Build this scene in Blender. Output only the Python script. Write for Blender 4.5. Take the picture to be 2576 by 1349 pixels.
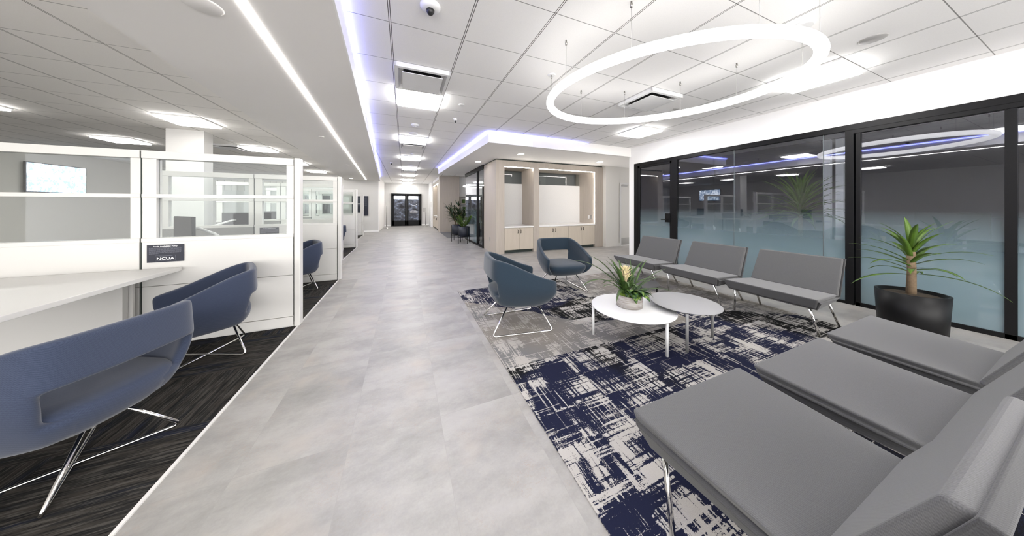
import bpy, bmesh, math, random
from mathutils import Vector, Matrix
for o in list(bpy.data.objects): bpy.data.objects.remove(o)
SC = bpy.context.scene
COL = SC.collection
# ---------------- camera ----------------
FPX, HZ, HC = 652.7, 518.5, 1.33
cam = bpy.data.cameras.new('camera'); camo = bpy.data.objects.new('camera', cam); COL.objects.link(camo)
cam.sensor_fit = 'HORIZONTAL'; cam.sensor_width = 36.0; cam.lens = FPX / 2576 * 36.0
cam.shift_x = 0.0; cam.shift_y = -(674.5 - HZ) / 2576
cam.clip_start = 0.02; cam.clip_end = 200
camo.location = (0, 0, HC)
camo.rotation_euler = (math.radians(90), 0, -math.atan2(271, FPX))
SC.camera = camo
# ---------------- world / exposure ----------------
w = bpy.data.worlds.new('world'); SC.world = w; w.use_nodes = True
w.node_tree.nodes['Background'].inputs[0].default_value = (1.0, 0.98, 0.955, 1)
w.node_tree.nodes['Background'].inputs[1].default_value = 1.15
SC.view_settings.view_transform = 'Standard'; SC.view_settings.look = 'None'
SC.view_settings.exposure = 2.48; SC.view_settings.gamma = 1.0
SC.view_settings.use_curve_mapping = False
R_ = math.radians
ZC = 2.868      # tiled ceiling
ZS = 2.635      # soffit underside
T = 0.612       # ceiling tile

# ---------------- materials ----------------
class NT:
    def __init__(s, name):
        s.m = bpy.data.materials.new(name); s.m.use_nodes = True
        s.t = s.m.node_tree; s.n = s.t.nodes; s.b = s.n['Principled BSDF']; s.out = s.n['Material Output']
    def new(s, typ, **kw):
        n = s.n.new(typ)
        for k, v in kw.items(): setattr(n, k, v)
        return n
    def put(s, sock, v):
        if isinstance(v, bpy.types.NodeSocket): s.t.links.new(v, sock)
        elif isinstance(v, (tuple, list)) and len(v) == 3 and sock.type == 'RGBA': sock.default_value = (*v, 1)
        else: sock.default_value = v
    def mth(s, op, a, b=0.0, c=0.0, clamp=False):
        n = s.new('ShaderNodeMath', operation=op); n.use_clamp = clamp
        s.put(n.inputs[0], a); s.put(n.inputs[1], b); s.put(n.inputs[2], c); return n.outputs[0]
    def mix(s, f, a, b, typ='MIX'):
        n = s.new('ShaderNodeMix', data_type='RGBA', blend_type=typ)
        s.put(n.inputs[0], f); s.put(n.inputs[6], a); s.put(n.inputs[7], b); return n.outputs[2]
    def coord(s, obj=True):
        n = s.new('ShaderNodeTexCoord'); return n.outputs['Object'] if obj else n.outputs['Generated']
    def geo(s):
        return s.new('ShaderNodeNewGeometry').outputs['Position']
    def mp(s, v, scale=(1, 1, 1), loc=(0, 0, 0)):
        n = s.new('ShaderNodeMapping'); s.put(n.inputs[0], v); n.inputs['Scale'].default_value = scale
        n.inputs['Location'].default_value = loc; return n.outputs[0]
    def noise(s, v, scale=5, detail=2, rough=0.5, dim='3D'):
        n = s.new('ShaderNodeTexNoise', noise_dimensions=dim); s.put(n.inputs['Vector'], v)
        n.inputs['Scale'].default_value = scale; n.inputs['Detail'].default_value = detail
        n.inputs['Roughness'].default_value = rough; return n.outputs[0]
    def ramp(s, f, stops):
        n = s.new('ShaderNodeValToRGB'); s.put(n.inputs[0], f); e = n.color_ramp.elements
        while len(e) < len(stops): e.new(0.5)
        for el, (p, c) in zip(e, stops): el.position = p; el.color = (*c, 1) if len(c) == 3 else c
        return n.outputs[0]
    def sstep(s, x, a, b):
        n = s.new('ShaderNodeMapRange'); n.clamp = True; s.put(n.inputs[0], x)
        n.inputs[1].default_value = a; n.inputs[2].default_value = b; return n.outputs[0]
    def xyz(s, v):
        n = s.new('ShaderNodeSeparateXYZ'); s.put(n.inputs[0], v); return n.outputs
    def comb(s, x, y, z):
        n = s.new('ShaderNodeCombineXYZ'); s.put(n.inputs[0], x); s.put(n.inputs[1], y); s.put(n.inputs[2], z); return n.outputs[0]
    def bump(s, h, st=0.2, dist=0.01):
        n = s.new('ShaderNodeBump'); n.inputs['Strength'].default_value = st; n.inputs['Distance'].default_value = dist
        s.put(n.inputs['Height'], h); s.put(s.b.inputs['Normal'], n.outputs[0])
    def set(s, col=None, rough=None, metal=None, spec=None):
        if col is not None: s.put(s.b.inputs['Base Color'], col)
        if rough is not None: s.put(s.b.inputs['Roughness'], rough)
        if metal is not None: s.b.inputs['Metallic'].default_value = metal
        if spec is not None: s.b.inputs['Specular IOR Level'].default_value = spec
        return s

def plain(name, col, rough=0.5, metal=0.0, spec=0.5, var=0.04, scale=6):
    n = NT(name); f = n.noise(n.coord(), scale, 3)
    c = n.mix(f, tuple(x * (1 - var) for x in col), tuple(min(1, x * (1 + var)) for x in col))
    return n.set(c, rough, metal, spec).m
def emit(name, col, st):
    n = NT(name); n.set((0.8, 0.8, 0.8), 0.5)
    n.put(n.b.inputs['Emission Color'], col); n.b.inputs['Emission Strength'].default_value = st
    return n.m

M = {}
M['wall'] = plain('wall_paint', (0.88, 0.875, 0.87), 0.65, var=0.012, scale=3)
M['wall_warm'] = plain('wall_paint_warm', (0.66, 0.64, 0.60), 0.6, var=0.01)
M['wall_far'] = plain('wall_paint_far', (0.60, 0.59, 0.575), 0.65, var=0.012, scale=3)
M['wall_mid'] = plain('wall_paint_grey', (0.15, 0.15, 0.155), 0.7)
M['soffit'] = plain('soffit_paint', (0.83, 0.81, 0.79), 0.8, var=0.015, scale=1.5)
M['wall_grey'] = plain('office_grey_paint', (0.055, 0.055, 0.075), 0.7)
M['black'] = plain('black_metal', (0.003, 0.003, 0.0035), 0.45, spec=0.25)
M['white_metal'] = plain('white_laminate', (0.65, 0.64, 0.62), 0.4, var=0.01)
M['white_table'] = plain('white_powder_coat', (0.70, 0.70, 0.70), 0.45, var=0.01)
M['grey_table'] = plain('light_grey_powder_coat', (0.30, 0.30, 0.305), 0.55, var=0.01)
M['grey_leg'] = plain('grey_powder_coat', (0.22, 0.22, 0.22), 0.4)
M['dark_table'] = plain('charcoal_powder_coat', (0.035, 0.035, 0.037), 0.6)
M['stone'] = plain('white_quartz', (0.76, 0.75, 0.74), 0.25, var=0.03, scale=40)
M['navy'] = plain('navy_plastic', (0.0075, 0.010, 0.024), 0.5)
M['navy_pot'] = plain('navy_pot_metal', (0.010, 0.013, 0.024), 0.5)
M['dark'] = plain('dark_plastic', (0.011, 0.011, 0.012), 0.45, var=0.0)
M['soil'] = plain('potting_soil', (0.05, 0.035, 0.02), 0.95, var=0.4, scale=60)
M['bark'] = plain('bark', (0.20, 0.14, 0.085), 0.9, var=0.4, scale=40)
M['moss'] = plain('moss', (0.12, 0.20, 0.015), 0.95, var=0.4, scale=80)
M['print'] = plain('white_print', (0.85, 0.85, 0.87), 0.5)
M['print_dim'] = plain('small_print', (0.13, 0.135, 0.17), 0.5)
M['pale_blue'] = plain('blue_folder', (0.06, 0.09, 0.36), 0.5)
M['seam'] = plain('shadow_gap', (0.03, 0.04, 0.035), 0.8)
M['grey_gap'] = plain('panel_line', (0.38, 0.38, 0.37), 0.7)
M['steel'] = plain('brushed_steel', (0.42, 0.41, 0.39), 0.35, 1.0)
M['light'] = emit('light_panel', (1, 0.985, 0.955), 5.3)
M['light_small'] = emit('downlight_lens', (1, 0.95, 0.88), 8.0)
M['ring_light'] = emit('ring_diffuser', (1, 0.98, 0.95), 0.76)
M['strip_white'] = emit('white_strip_diffuser', (1, 0.97, 0.93), 5.0)
M['strip_niche'] = emit('niche_strip', (1, 0.95, 0.88), 7.0)
M['strip_blue'] = emit('blue_strip', (0.20, 0.23, 1.0), 4.2)
M['fixture'] = plain('fixture_white', (0.78, 0.78, 0.78), 0.5)
M['fixture_grey'] = plain('fixture_grey', (0.40, 0.39, 0.38), 0.5)

def mk_chrome():
    n = NT('polished_chrome'); n.set((0.72, 0.71, 0.69), 0.09, 1.0); return n.m
M['chrome'] = mk_chrome()
def mk_ceiling(name, ox, oy, col):
    n = NT(name); p = n.xyz(n.geo())
    fx = n.mth('MODULO', n.mth('ADD', p[0], 61.2 - ox), T); fy = n.mth('MODULO', n.mth('ADD', p[1], 61.2 - oy), T)
    dx = n.mth('MINIMUM', fx, n.mth('SUBTRACT', T, fx)); dy = n.mth('MINIMUM', fy, n.mth('SUBTRACT', T, fy))
    bar = n.mth('LESS_THAN', dx, 0.010); core = n.mth('LESS_THAN', dx, 0.0045)
    line_x = n.mth('SUBTRACT', bar, core)
    line_y = n.mth('LESS_THAN', dy, 0.0032)
    ln = n.mth('MAXIMUM', line_x, n.mth('MULTIPLY', line_y, 0.75))
    f = n.noise(n.geo(), 120, 4, 0.7)
    base = n.mix(f, tuple(c * 0.93 for c in col), tuple(c * 1.04 for c in col))
    c = n.mix(ln, base, (0.10, 0.095, 0.09))
    n.set(c, 0.9, spec=0.2)
    n.bump(n.mth('SUBTRACT', n.mth('MULTIPLY', f, 0.25), ln), 0.35, 0.004); return n.m
M['ceil_main'] = mk_ceiling('ceiling_tile', -0.11, 2.39, (0.90, 0.89, 0.88))
M['ceil_left'] = mk_ceiling('ceiling_tile_left', -2.63, 4.365, (0.87, 0.845, 0.81))

def mk_floor():
    n = NT('concrete_look_tile'); g = n.geo(); p = n.xyz(g)
    W, L = 0.493, 0.94
    x = n.mth('ADD', p[0], 49.3 + 0.283); y = n.mth('ADD', p[1], 47.0 - 1.69 + 0.94 * 2)
    ix = n.mth('FLOOR', n.mth('DIVIDE', x, W)); iy = n.mth('FLOOR', n.mth('DIVIDE', y, L))
    fx = n.mth('MODULO', x, W); fy = n.mth('MODULO', y, L)
    d = n.mth('MINIMUM', n.mth('MINIMUM', fx, n.mth('SUBTRACT', W, fx)), n.mth('MINIMUM', fy, n.mth('SUBTRACT', L, fy)))
    wn = n.new('ShaderNodeTexWhiteNoise', noise_dimensions='2D'); n.put(wn.inputs['Vector'], n.comb(ix, iy, 0.0))
    off = n.mth('MULTIPLY', wn.outputs[0], 9.0)
    v = n.comb(n.mth('ADD', p[0], off), p[1], off)
    big = n.noise(n.mp(v, (0.75, 1.6, 1)), 2.1, 5, 0.6)
    med = n.noise(n.mp(v, (1, 1.5, 1)), 11, 5, 0.65)
    fine = n.noise(v, 90, 3, 0.6)
    f = n.mth('ADD', n.mth('MULTIPLY', big, 0.62), n.mth('ADD', n.mth('MULTIPLY', med, 0.28), n.mth('MULTIPLY', fine, 0.10)))
    c = n.ramp(f, [(0.30, (0.185, 0.179, 0.171)), (0.44, (0.256, 0.247, 0.237)), (0.56, (0.322, 0.311, 0.297)), (0.70, (0.368, 0.356, 0.341))])
    warm = n.noise(v, 3.1, 3); c = n.mix(n.sstep(warm, 0.56, 0.72), c, n.mix(0.5, c, (0.38, 0.335, 0.295)))
    c = n.mix(n.mth('MULTIPLY', wn.outputs[0], 0.10), c, (0.27, 0.265, 0.26))
    # hairline scratches of the concrete look
    vo = n.new('ShaderNodeTexVoronoi', feature='DISTANCE_TO_EDGE'); wob = n.noise(v, 9, 4)
    n.put(vo.inputs['Vector'], n.comb(n.mth('ADD', p[0], n.mth('MULTIPLY', wob, 0.4)), n.mth('ADD', p[1], n.mth('MULTIPLY', med, 0.5)), off)); vo.inputs['Scale'].default_value = 22
    scr = n.mth('MULTIPLY', n.mth('LESS_THAN', vo.outputs[0], 0.022), n.sstep(n.noise(v, 5, 2), 0.5, 0.62))
    c = n.mix(n.mth('MULTIPLY', scr, 0.5), c, (0.30, 0.24, 0.20))
    seam = n.mth('LESS_THAN', d, 0.0014)
    c = n.mix(n.mth('MULTIPLY', seam, 0.6), c, (0.26, 0.25, 0.24))
    n.set(c, n.mix(med, (0.34,) * 3, (0.50,) * 3), spec=0.4)
    n.bump(n.mth('SUBTRACT', n.mth('MULTIPLY', med, 0.3), n.mth('ADD', seam, n.mth('MULTIPLY', scr, 0.4))), 0.15, 0.003); return n.m
M['floor'] = mk_floor()

def mk_rug():
    n = NT('woven_patchwork_carpet'); g = n.geo(); p = n.xyz(g)
    fz = n.noise(g, 130, 2, 0.6)            # loop pile scale wobble
    X = n.mth('ADD', p[0], n.mth('MULTIPLY', n.mth('SUBTRACT', fz, 0.5), 0.012))
    Y = n.mth('ADD', p[1], n.mth('MULTIPLY', n.mth('SUBTRACT', fz, 0.5), 0.012))
    W = 0.54
    cx = n.mth('FLOOR', n.mth('DIVIDE', n.mth('SUBTRACT', X, 0.765 - 5.4), W)); cy = n.mth('FLOOR', n.mth('DIVIDE', n.mth('SUBTRACT', Y, 1.968 - 10.8), W))
    wn = n.new('ShaderNodeTexWhiteNoise', noise_dimensions='2D'); n.put(wn.inputs['Vector'], n.comb(cx, cy, 0.0))
    r = wn.outputs[0]; off = n.mth('MULTIPLY', r, 37.0)
    sa = n.noise(n.comb(n.mth('MULTIPLY', X, 2.4), n.mth('MULTIPLY', Y, 64), off), 1.0, 2, 0.6)
    sb = n.noise(n.comb(n.mth('MULTIPLY', X, 64), n.mth('MULTIPLY', Y, 2.4), n.mth('ADD', off, 5.0)), 1.0, 2, 0.6)
    grain = n.noise(g, 210, 2, 0.7)
    soft = n.mth('MULTIPLY', n.mth('SUBTRACT', n.noise(g, 26, 3, 0.6), 0.5), 0.16)
    def blocks(w_, h_, seed):
        Xs = n.mth('ADD', X, n.mth('MULTIPLY', soft, 0.5)); Ys = n.mth('ADD', Y, n.mth('MULTIPLY', soft, 0.5))
        iy = n.mth('FLOOR', n.mth('DIVIDE', Ys, h_)); w1 = n.new('ShaderNodeTexWhiteNoise', noise_dimensions='2D'); n.put(w1.inputs['Vector'], n.comb(iy, seed, 0.0))
        ix = n.mth('FLOOR', n.mth('DIVIDE', n.mth('ADD', Xs, w1.outputs[0]), w_))
        w2 = n.new('ShaderNodeTexWhiteNoise', noise_dimensions='3D'); n.put(w2.inputs['Vector'], n.comb(ix, iy, n.mth('ADD', off, seed))); return w2.outputs[0]
    q1 = blocks(0.27, 0.16, 2.0); q2 = blocks(0.12, 0.24, 7.0); q3 = blocks(0.19, 0.11, 11.0)
    blk = n.noise(n.comb(n.mth('MULTIPLY', X, 4), n.mth('MULTIPLY', Y, 4), off), 1.0, 1, 0.4)
    mx_ = n.mth('SUBTRACT', n.mth('MAXIMUM', sa, sb), 0.60); mn_ = n.mth('SUBTRACT', n.mth('MINIMUM', sa, sb), 0.42)
    sel = n.mth('GREATER_THAN', q2, 0.48)
    f = n.mth('ADD', n.mth('MULTIPLY', mx_, n.mth('SUBTRACT', 1.0, sel)), n.mth('MULTIPLY', mn_, sel))
    f = n.mth('ADD', f, n.mth('MULTIPLY', n.mth('SUBTRACT', q1, 0.5), 0.14))
    f = n.mth('ADD', f, n.mth('MULTIPLY', n.mth('SUBTRACT', q3, 0.5), 0.10))
    f = n.mth('ADD', f, n.mth('MULTIPLY', n.mth('SUBTRACT', blk, 0.5), -0.22))
    f = n.mth('ADD', f, n.mth('MULTIPLY', n.mth('SUBTRACT', grain, 0.5), 0.26))
    ivory = n.sstep(f, 0.026, 0.040)
    # ink regions
    wob = n.mth('MULTIPLY', n.mth('SUBTRACT', n.noise(n.comb(X, Y, 3.0), 5, 3), 0.5), 0.22)
    yl = n.mth('SUBTRACT', Y, 1.968)
    # upper limit of the beige band: line 3.55 -> 2.3 between x .77 and 2.0
    up = n.mth('SUBTRACT', n.mth('ADD', 3.60, wob), n.mth('MULTIPLY', n.mth('SUBTRACT', X, 0.77), 1.02))
    b1 = n.mth('MULTIPLY', n.mth('GREATER_THAN', yl, 0.0), n.mth('LESS_THAN', Y, up))
    b1 = n.mth('MULTIPLY', b1, n.mth('LESS_THAN', X, 2.4))
    b2 = n.mth('MULTIPLY', n.mth('GREATER_THAN', n.mth('ADD', X, wob), 2.55), n.mth('GREATER_THAN', n.mth('ADD', Y, wob), n.mth('SUBTRACT', 4.75, n.mth('MULTIPLY', X, 0.72))))
    b3 = n.mth('MULTIPLY', n.mth('MULTIPLY', n.mth('GREATER_THAN', X, 1.9), n.mth('LESS_THAN', Y, n.mth('ADD', 2.35, wob))), n.mth('GREATER_THAN', Y, n.mth('ADD', 1.968, n.mth('MULTIPLY', wob, 0.3))))
    beige = n.mth('MAXIMUM', b1, n.mth('MAXIMUM', b2, n.mth('MULTIPLY', b3, n.mth('LESS_THAN', X, 3.1))))
    nb = n.noise(n.comb(X, Y, 8.0), 1.15, 1)
    blackm = n.sstep(n.mth('ADD', nb, n.mth('MULTIPLY', n.mth('SUBTRACT', grain, 0.5), 0.25)), 0.545, 0.60)
    ink = n.mix(blackm, (0.0085, 0.0105, 0.030), (0.004, 0.004, 0.0045))
    gb = n.mix(n.sstep(nb, 0.4, 0.6), (0.225, 0.205, 0.182), (0.165, 0.162, 0.162))
    ink = n.mix(beige, ink, gb)
    iv = n.mix(blk, (0.42, 0.40, 0.375), (0.47, 0.45, 0.425))
    iv = n.mix(n.mth('MULTIPLY', n.noise(g, 260, 2, 0.8), 0.45), iv, (0.30, 0.285, 0.265))
    iv = n.mix(n.mth('MULTIPLY', beige, 0.5), iv, (0.35, 0.325, 0.295))
    c = n.mix(ivory, ink, iv)
    c = n.mix(n.mth('MULTIPLY', grain, 0.25), c, n.mix(1.0, c, (0.6, 0.6, 0.6), 'MULTIPLY'))
    n.set(c, 0.95, spec=0.15)
    n.bump(n.mth('ADD', grain, n.mth('MULTIPLY', ivory, 0.3)), 0.5, 0.004); return n.m
M['rug'] = mk_rug()

def mk_left_carpet():
    n = NT('charcoal_stripe_carpet'); g = n.geo(); p = n.xyz(g)
    W = 0.61; x = n.mth('ADD', p[0], 61 + 1.09); y = n.mth('ADD', p[1], 61 - 2.2)
    ix = n.mth('FLOOR', n.mth('DIVIDE', x, W)); iy = n.mth('FLOOR', n.mth('DIVIDE', y, W))
    par = n.mth('MODULO', n.mth('ADD', ix, iy), 2.0)
    wn = n.new('ShaderNodeTexWhiteNoise', noise_dimensions='2D'); n.put(wn.inputs['Vector'], n.comb(ix, iy, 0.0)); off = n.mth('MULTIPLY', wn.outputs[0], 11)
    def st(a, b):
        thin = n.noise(n.comb(n.mth('MULTIPLY', a, 6), n.mth('MULTIPLY', b, 105), off), 1.0, 3, 0.7)
        wide = n.noise(n.comb(n.mth('MULTIPLY', a, 1.2), n.mth('MULTIPLY', b, 11), off), 1.0, 2, 0.5)
        return thin, wide
    t1, w1 = st(p[0], p[1]); t2, w2 = st(p[1], p[0])
    th = n.mth('ADD', n.mth('MULTIPLY', t1, n.mth('SUBTRACT', 1.0, par)), n.mth('MULTIPLY', t2, par))
    wd = n.mth('ADD', n.mth('MULTIPLY', w1, n.mth('SUBTRACT', 1.0, par)), n.mth('MULTIPLY', w2, par))
    base = n.ramp(wd, [(0.36, (0.008, 0.010, 0.020)), (0.44, (0.012, 0.012, 0.012)), (0.54, (0.030, 0.026, 0.022)), (0.62, (0.016, 0.015, 0.014))])
    c = n.mix(n.sstep(th, 0.52, 0.62), base, (0.055, 0.051, 0.045)); c = n.mix(n.sstep(th, 0.46, 0.36), c, (0.004, 0.004, 0.0045))
    n.set(c, 0.95, spec=0.15); n.bump(th, 0.5, 0.004); return n.m
M['left_carpet'] = mk_left_carpet()
def mk_plain_carpet():
    n = NT('grey_entry_carpet'); f = n.noise(n.geo(), 90, 3)
    n.set(n.mix(f, (0.10, 0.10, 0.105), (0.19, 0.19, 0.195)), 0.95, spec=0.1); n.bump(f, 0.5, 0.003); return n.m
M['grey_carpet'] = mk_plain_carpet()

def mk_wood(name, a, b):
    n = NT(name); g = n.geo(); p = n.xyz(g)
    f = n.noise(n.comb(n.mth('MULTIPLY', n.mth('ADD', p[0], p[1]), 120), n.mth('MULTIPLY', n.mth('SUBTRACT', p[0], p[1]), 30), n.mth('MULTIPLY', p[2], 2.2)), 1.0, 4, 0.65)
    h = n.noise(n.comb(n.mth('MULTIPLY', n.mth('ADD', p[0], p[1]), 14), 0.0, n.mth('MULTIPLY', p[2], 0.6)), 1.0, 2)
    n.set(n.mix(n.mth('ADD', n.mth('MULTIPLY', f, 0.75), n.mth('MULTIPLY', h, 0.25)), a, b), 0.5, spec=0.35); n.bump(f, 0.06, 0.002); return n.m
M['wood'] = mk_wood('pale_ash_laminate', (0.30, 0.262, 0.22), (0.54, 0.485, 0.425))
M['wood_door'] = mk_wood('pale_ash_door', (0.38, 0.33, 0.265), (0.60, 0.535, 0.45))
def mk_fabric(name, a, b, sc=420):
    n = NT(name); p = n.xyz(n.coord())
    wv = n.mth('MULTIPLY', n.mth('SINE', n.mth('MULTIPLY', n.mth('ADD', p[0], n.mth('MULTIPLY', p[1], 0.9)), sc * 2)), n.mth('SINE', n.mth('MULTIPLY', n.mth('ADD', p[2], n.mth('MULTIPLY', p[1], 0.8)), sc * 2)))
    f = n.noise(n.coord(), sc, 3, 0.7); g = n.mth('ADD', n.mth('MULTIPLY', wv, 0.2), f)
    n.set(n.mix(n.sstep(g, 0.25, 0.75), a, b), 0.92, spec=0.12)
    n.b.inputs['Sheen Weight'].default_value = 0.25; n.b.inputs['Sheen Roughness'].default_value = 0.5
    n.bump(g, 0.25, 0.0015); return n.m
M['bench'] = mk_fabric('grey_twill', (0.073, 0.073, 0.0745), (0.112, 0.112, 0.114))
M['bench_shell'] = mk_fabric('dark_grey_twill', (0.038, 0.038, 0.039), (0.06, 0.06, 0.062))
M['blue_fab'] = mk_fabric('slate_blue_wool', (0.014, 0.025, 0.038), (0.023, 0.038, 0.056))
M['purple_fab'] = mk_fabric('dusk_blue_wool', (0.027, 0.036, 0.065), (0.045, 0.057, 0.095))
M['acoustic'] = mk_fabric('grey_acoustic_cloth', (0.22, 0.22, 0.215), (0.34, 0.335, 0.325), 200)
M['paper_grey'] = plain('textured_wallcover', (0.58, 0.575, 0.57), 0.8, var=0.10, scale=55)

def mk_glass(name, tint, frost=False, boost=1.6):
    n = NT(name); lw = n.new('ShaderNodeLayerWeight'); lw.inputs[0].default_value = 0.5
    f = n.mth('ADD', n.mth('MULTIPLY', n.mth('POWER', lw.outputs['Facing'], 4.0), 0.9), 0.042 * boost, clamp=True)
    tr = n.new('ShaderNodeBsdfTransparent'); n.put(tr.inputs[0], tint)
    gl = n.new('ShaderNodeBsdfGlossy'); gl.inputs['Roughness'].default_value = 0.0; n.put(gl.inputs[0], (0.95, 0.95, 1.0))
    mx = n.new('ShaderNodeMixShader'); n.put(mx.inputs[0], f)
    base = tr.outputs[0]
    if frost:
        z = n.xyz(n.geo())[2]
        fr = n.mth('MULTIPLY', n.sstep(z, 1.28, 0.55), 0.92)
        df = n.new('ShaderNodeBsdfDiffuse'); n.put(df.inputs[0], (0.24, 0.33, 0.365))
        tl = n.new('ShaderNodeBsdfTranslucent'); n.put(tl.inputs[0], (0.28, 0.38, 0.42))
        m1 = n.new('ShaderNodeMixShader'); m1.inputs[0].default_value = 0.3
        n.t.links.new(df.outputs[0], m1.inputs[1]); n.t.links.new(tl.outputs[0], m1.inputs[2])
        m2 = n.new('ShaderNodeMixShader'); n.put(m2.inputs[0], fr)
        n.t.links.new(tr.outputs[0], m2.inputs[1]); n.t.links.new(m1.outputs[0], m2.inputs[2]); base = m2.outputs[0]
    n.t.links.new(base, mx.inputs[1]); n.t.links.new(gl.outputs[0], mx.inputs[2])
    n.t.links.new(mx.outputs[0], n.out.inputs[0]); n.n.remove(n.b); return n.m
M['glass'] = mk_glass('clear_glass', (0.94, 0.96, 0.95), boost=0.35)
M['glass_frost'] = mk_glass('gradient_frost_glass', (0.90, 0.92, 0.95), True, 1.8)
M['glass_edge'] = plain('polished_glass_edge', (0.10, 0.115, 0.12), 0.3)

def mk_leaf(name, a, b, freq=0):
    n = NT(name); f = n.noise(n.coord(), 9, 3)
    c = n.mix(f, a, b)
    if freq:
        p = n.xyz(n.coord()); s = n.noise(n.coord(), freq, 2, 0.6); c = n.mix(n.sstep(s, 0.52, 0.64), c, (0.20, 0.30, 0.06))
    n.set(c, 0.42, spec=0.4); return n.m
M['leaf'] = mk_leaf('strap_leaf', (0.020, 0.055, 0.012), (0.085, 0.15, 0.035))
M['leaf_dark'] = mk_leaf('dark_leaf', (0.010, 0.026, 0.010), (0.035, 0.065, 0.022))
M['leaf_light'] = mk_leaf('bright_leaf', (0.025, 0.065, 0.010), (0.12, 0.21, 0.025))
M['leaf_var'] = mk_leaf('variegated_leaf', (0.015, 0.05, 0.012), (0.03, 0.09, 0.02), 28)
M['bract'] = plain('cream_bract', (0.78, 0.66, 0.38), 0.5, var=0.2, scale=30)
M['bract2'] = plain('mauve_bract', (0.30, 0.16, 0.17), 0.5, var=0.3, scale=30)
def mk_pot():
    n = NT('whitewashed_ceramic'); p = n.xyz(n.coord())
    f = n.noise(n.comb(n.mth('MULTIPLY', p[0], 6), n.mth('MULTIPLY', p[1], 6), n.mth('MULTIPLY', p[2], 110)), 1.0, 4, 0.7)
    n.set(n.ramp(f, [(0.35, (0.19, 0.155, 0.13)), (0.5, (0.36, 0.335, 0.315)), (0.7, (0.46, 0.45, 0.435))]), 0.6); n.bump(f, 0.3, 0.003); return n.m
M['pot_white'] = mk_pot()
def mk_screen(name, a, b, st):
    n = NT(name); f = n.noise(n.coord(), 7, 4, 0.8); c = n.mix(n.sstep(f, 0.45, 0.6), a, b)
    n.set((0.02, 0.02, 0.02), 0.2); n.put(n.b.inputs['Emission Color'], c); n.b.inputs['Emission Strength'].default_value = st; return n.m
M['screen_on'] = mk_screen('lit_screen', (0.10, 0.16, 0.25), (0.7, 0.75, 0.8), 1.2)
M['screen_off'] = plain('dark_screen', (0.016, 0.016, 0.015), 0.3)
def mk_night():
    n = NT('night_car_park_view'); p = n.xyz(n.geo()); f = n.noise(n.mp(n.geo(), (1.5, 1, 2.5)), 2.0, 5, 0.7)
    c = n.ramp(f, [(0.35, (0.01, 0.01, 0.015)), (0.55, (0.10, 0.11, 0.14)), (0.68, (0.35, 0.42, 0.6)), (0.8, (0.06, 0.06, 0.07))])
    n.set(c, 0.7); return n.m
M['night'] = mk_night()
M['asphalt'] = plain('asphalt', (0.10, 0.10, 0.105), 0.9, var=0.3, scale=8)

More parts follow.
